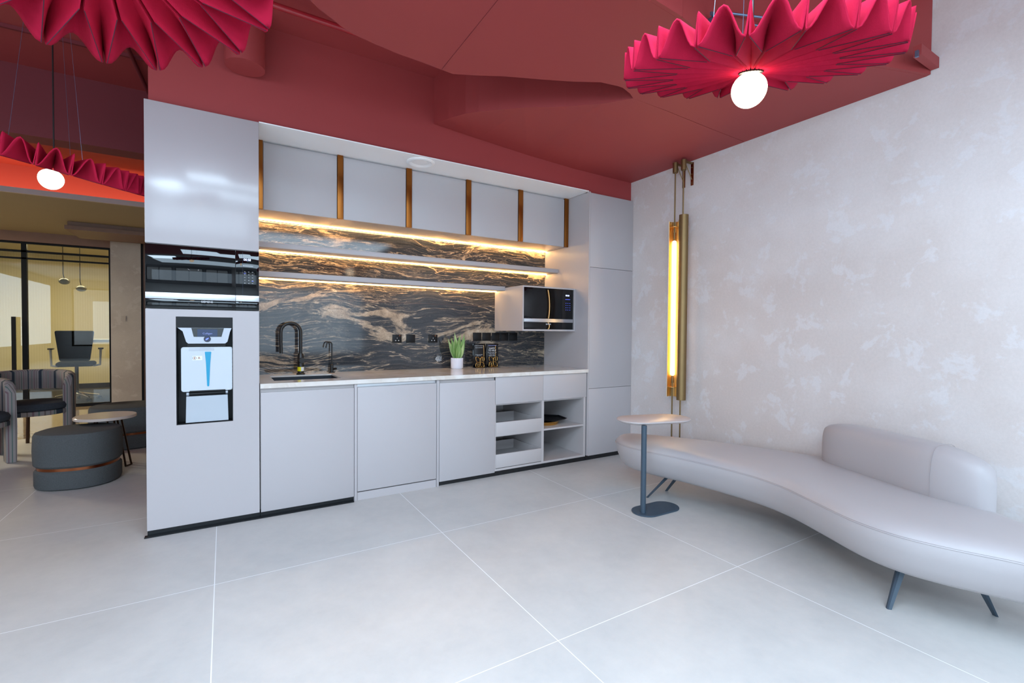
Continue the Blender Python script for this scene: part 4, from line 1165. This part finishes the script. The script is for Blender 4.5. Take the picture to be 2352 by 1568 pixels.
for k in range(3):
    a = 2*PI*k/3 - .5; c_ = (-.84, 2.80)
    R_ = .14; p1 = (c_[0]+.09*math.cos(a-.25), c_[1]-.05+.09*math.sin(a-.25), .475); p2 = (c_[0]+.09*math.cos(a+.25), c_[1]-.05+.09*math.sin(a+.25), .475)
    q1 = (c_[0]+(R_)*math.cos(a-.22)*1.1, c_[1]+R_*math.sin(a-.22)*1.1+.06, .008); q2 = (c_[0]+R_*math.cos(a+.22)*1.1, c_[1]+R_*math.sin(a+.22)*1.1+.06, .008)
    b = BM(); tube(b, catmull([Vector(p1), Vector(p1).lerp(Vector(q1), .9), Vector(q1), Vector(q2), Vector(p2).lerp(Vector(q2), .9), Vector(p2)], 4, False), .008, 8); part('leg', b, M['bronzetube'], ct)

def barrel_chair(label, cx, cy, ang):
    """opening towards local -y"""
    t = thing('striped_armchair', label, 'armchair', (cx, cy, 0), ang, 'striped barrel armchairs')
    b = BM(); uvl = b.loops.layers.uv.new('UVMap')
    path = []
    R_ = .30; n = 40; a0 = math.radians(-38); a1 = math.radians(218)
    # arc of the back, ends sweep down into the front legs
    prof = []
    for k in range(n+1):
        u = k/n; a = a0+(a1-a0)*u
        e = min(u, 1-u)*n
        prof.append((u, R_*math.cos(a), R_*math.sin(a)))
    th = .035; rows = []
    for u, x, y in prof:
        d = Vector((x, y)).normalized(); e = min(u, 1-u)
        low = .585 if e > .12 else max(.002, .585*((e-.055)/.065) if e > .055 else .002)
        low = .585 if e > .11 else .002 + .583*max(0, (e-.075)/.035)**1.2 if e > .075 else .002
        topz = .80 - .05*(1-math.sin(PI*u))**1.5
        topz = topz if e > .05 else topz - .10*(1-e/.05)**2
        sec = []
        zz = [low, low+.006, (low+topz)/2, topz-.02, topz]
        ins = [-.6, -1, -1, -1, -.5]
        for z, i_ in zip(zz, ins): sec.append((x+d.x*th*i_, y+d.y*th*i_, z, i_))
        for z, i_ in zip(zz[::-1], [.5, 1, 1.15, 1, .6]): sec.append((x+d.x*th*i_, y+d.y*th*i_, z, i_))
        rows.append([(b.verts.new(p[:3]), u + .022*p[3]*(1 if u < .5 else -1)) for p in sec])
    ns = len(rows[0])
    def F(vs):
        f = b.faces.new([v for v, _ in vs])
        for l, (_, u) in zip(f.loops, vs): l[uvl].uv = (u, 0)
    for A_, B_ in zip(rows, rows[1:]):
        for k in range(ns): F((A_[k], A_[(k+1) % ns], B_[(k+1) % ns], B_[k]))
    F(rows[0]); F(rows[-1])
    part('backrest', b, M['stripe'], t, local=True, angle=50)
    b = BM(); uvl = b.loops.layers.uv.new('UVMap')
    e = ellipse(0, -.02, .275, .27, 0, 40, 2.2); layered(b, e, [(.355, .02), (.362, 0), (.40, 0), (.405, .01)])
    for f in b.faces:
        for l in f.loops: l[uvl].uv = (l.vert.co.x*.35, 0)
    part('seat_rim', b, M['stripe'], t, local=True)
    b = BM(); layered(b, e, [(.402, .02), (.415, .0), (.445, -.006), (.475, .01), (.488, .05)]); part('seat', b, M['cushion'], t, local=True)
    b = BM(); tube(b, [(0, .24, .36), (0, .29, 0)], .016, 10); part('rear_leg', b, M['bronzetube'], t, local=True)
    return t
barrel_chair('striped barrel armchair facing the room, in front of the glass partition', -1.68, 4.13, .38)
barrel_chair('striped barrel armchair mostly cut off by the left edge', -1.93, 3.33, .95)

# ------------------------------------------------------------------ lights
def area(name, loc, rot, sx, sy, power, color):
    l = bpy.data.lights.new(name, 'AREA'); l.shape = 'RECTANGLE'; l.size = sx; l.size_y = sy; l.energy = power; l.color = color
    o = bpy.data.objects.new(name, l); COL.objects.link(o); o.location = loc; o.rotation_euler = rot
    return o
area('daylight_window', (-.2, -8.95, 1.5), (PI/2, 0, 0), 9.0, 1.8, 110, (.60, .80, 1.0))
area('added_side_fill', (-5.9, -5.2, 1.8), (PI/2, 0, -PI/2), 6.5, 2.3, 180, (.64, .82, 1.0))  # added fill for the right wall and bench, no window stands here
area('ceiling_panel_daylight', (.3, -4.3, 2.95), (0, 0, 0), 5.2, 1.6, 190, (.62, .82, 1.0))
area('lobby_light_and_fill', (-1.6, -3.3, 2.95), (0, 0, 0), 1.2, 1.0, 85, (.64, .82, 1.0))
area('lobby_light_and_fill', (.5, -1.95, 2.95), (0, 0, 0), 2.2, .6, 60, (.62, .82, 1.0))  # added overhead fill that lifts the floor towards the cabinets
area('office_light', (-2.6, 8.3, 2.72), (0, 0, 0), 2.5, .5, 60, (1.0, .82, .46))
area('hall_light', (-4.6, 6.0, 2.69), (0, 0, 0), .8, .8, 150, (1.0, .88, .66))
area('cove_light', (-2.8, 5.0, 2.83), (PI/2+.25, 0, 0), 6.0, .08, 24, (1.0, .60, .30))
w = bpy.data.worlds.new('daylight_sky'); sc.world = w; w.use_nodes = True
bg = w.node_tree.nodes['Background']; bg.inputs[0].default_value = (.75, .86, 1.0, 1); bg.inputs[1].default_value = 1.2

# ------------------------------------------------------------------ camera
cam = bpy.data.cameras.new('camera'); co = bpy.data.objects.new('camera', cam); COL.objects.link(co)
cam.sensor_width = 36; cam.sensor_fit = 'HORIZONTAL'; cam.lens = 1087.7/2352*36; cam.clip_start = .05
yaw, pit, rol = math.radians(31.298), math.radians(-1.184), math.radians(.453)
f = Vector((math.sin(yaw)*math.cos(pit), math.cos(yaw)*math.cos(pit), math.sin(pit)))
r = Vector((math.cos(yaw), -math.sin(yaw), 0)); u = r.cross(f)
r2 = math.cos(rol)*r + math.sin(rol)*u; u2 = -math.sin(rol)*r + math.cos(rol)*u
mtx = Matrix((r2, u2, -f)).transposed().to_4x4(); mtx.translation = Vector((.04546912, -2.72004267, 1.25314565))
co.matrix_world = mtx
sc.camera = co
vs = sc.view_settings
vs.view_transform = 'Standard'; vs.look = 'None'; vs.gamma = 1; vs.use_curve_mapping = False; vs.exposure = 0.38
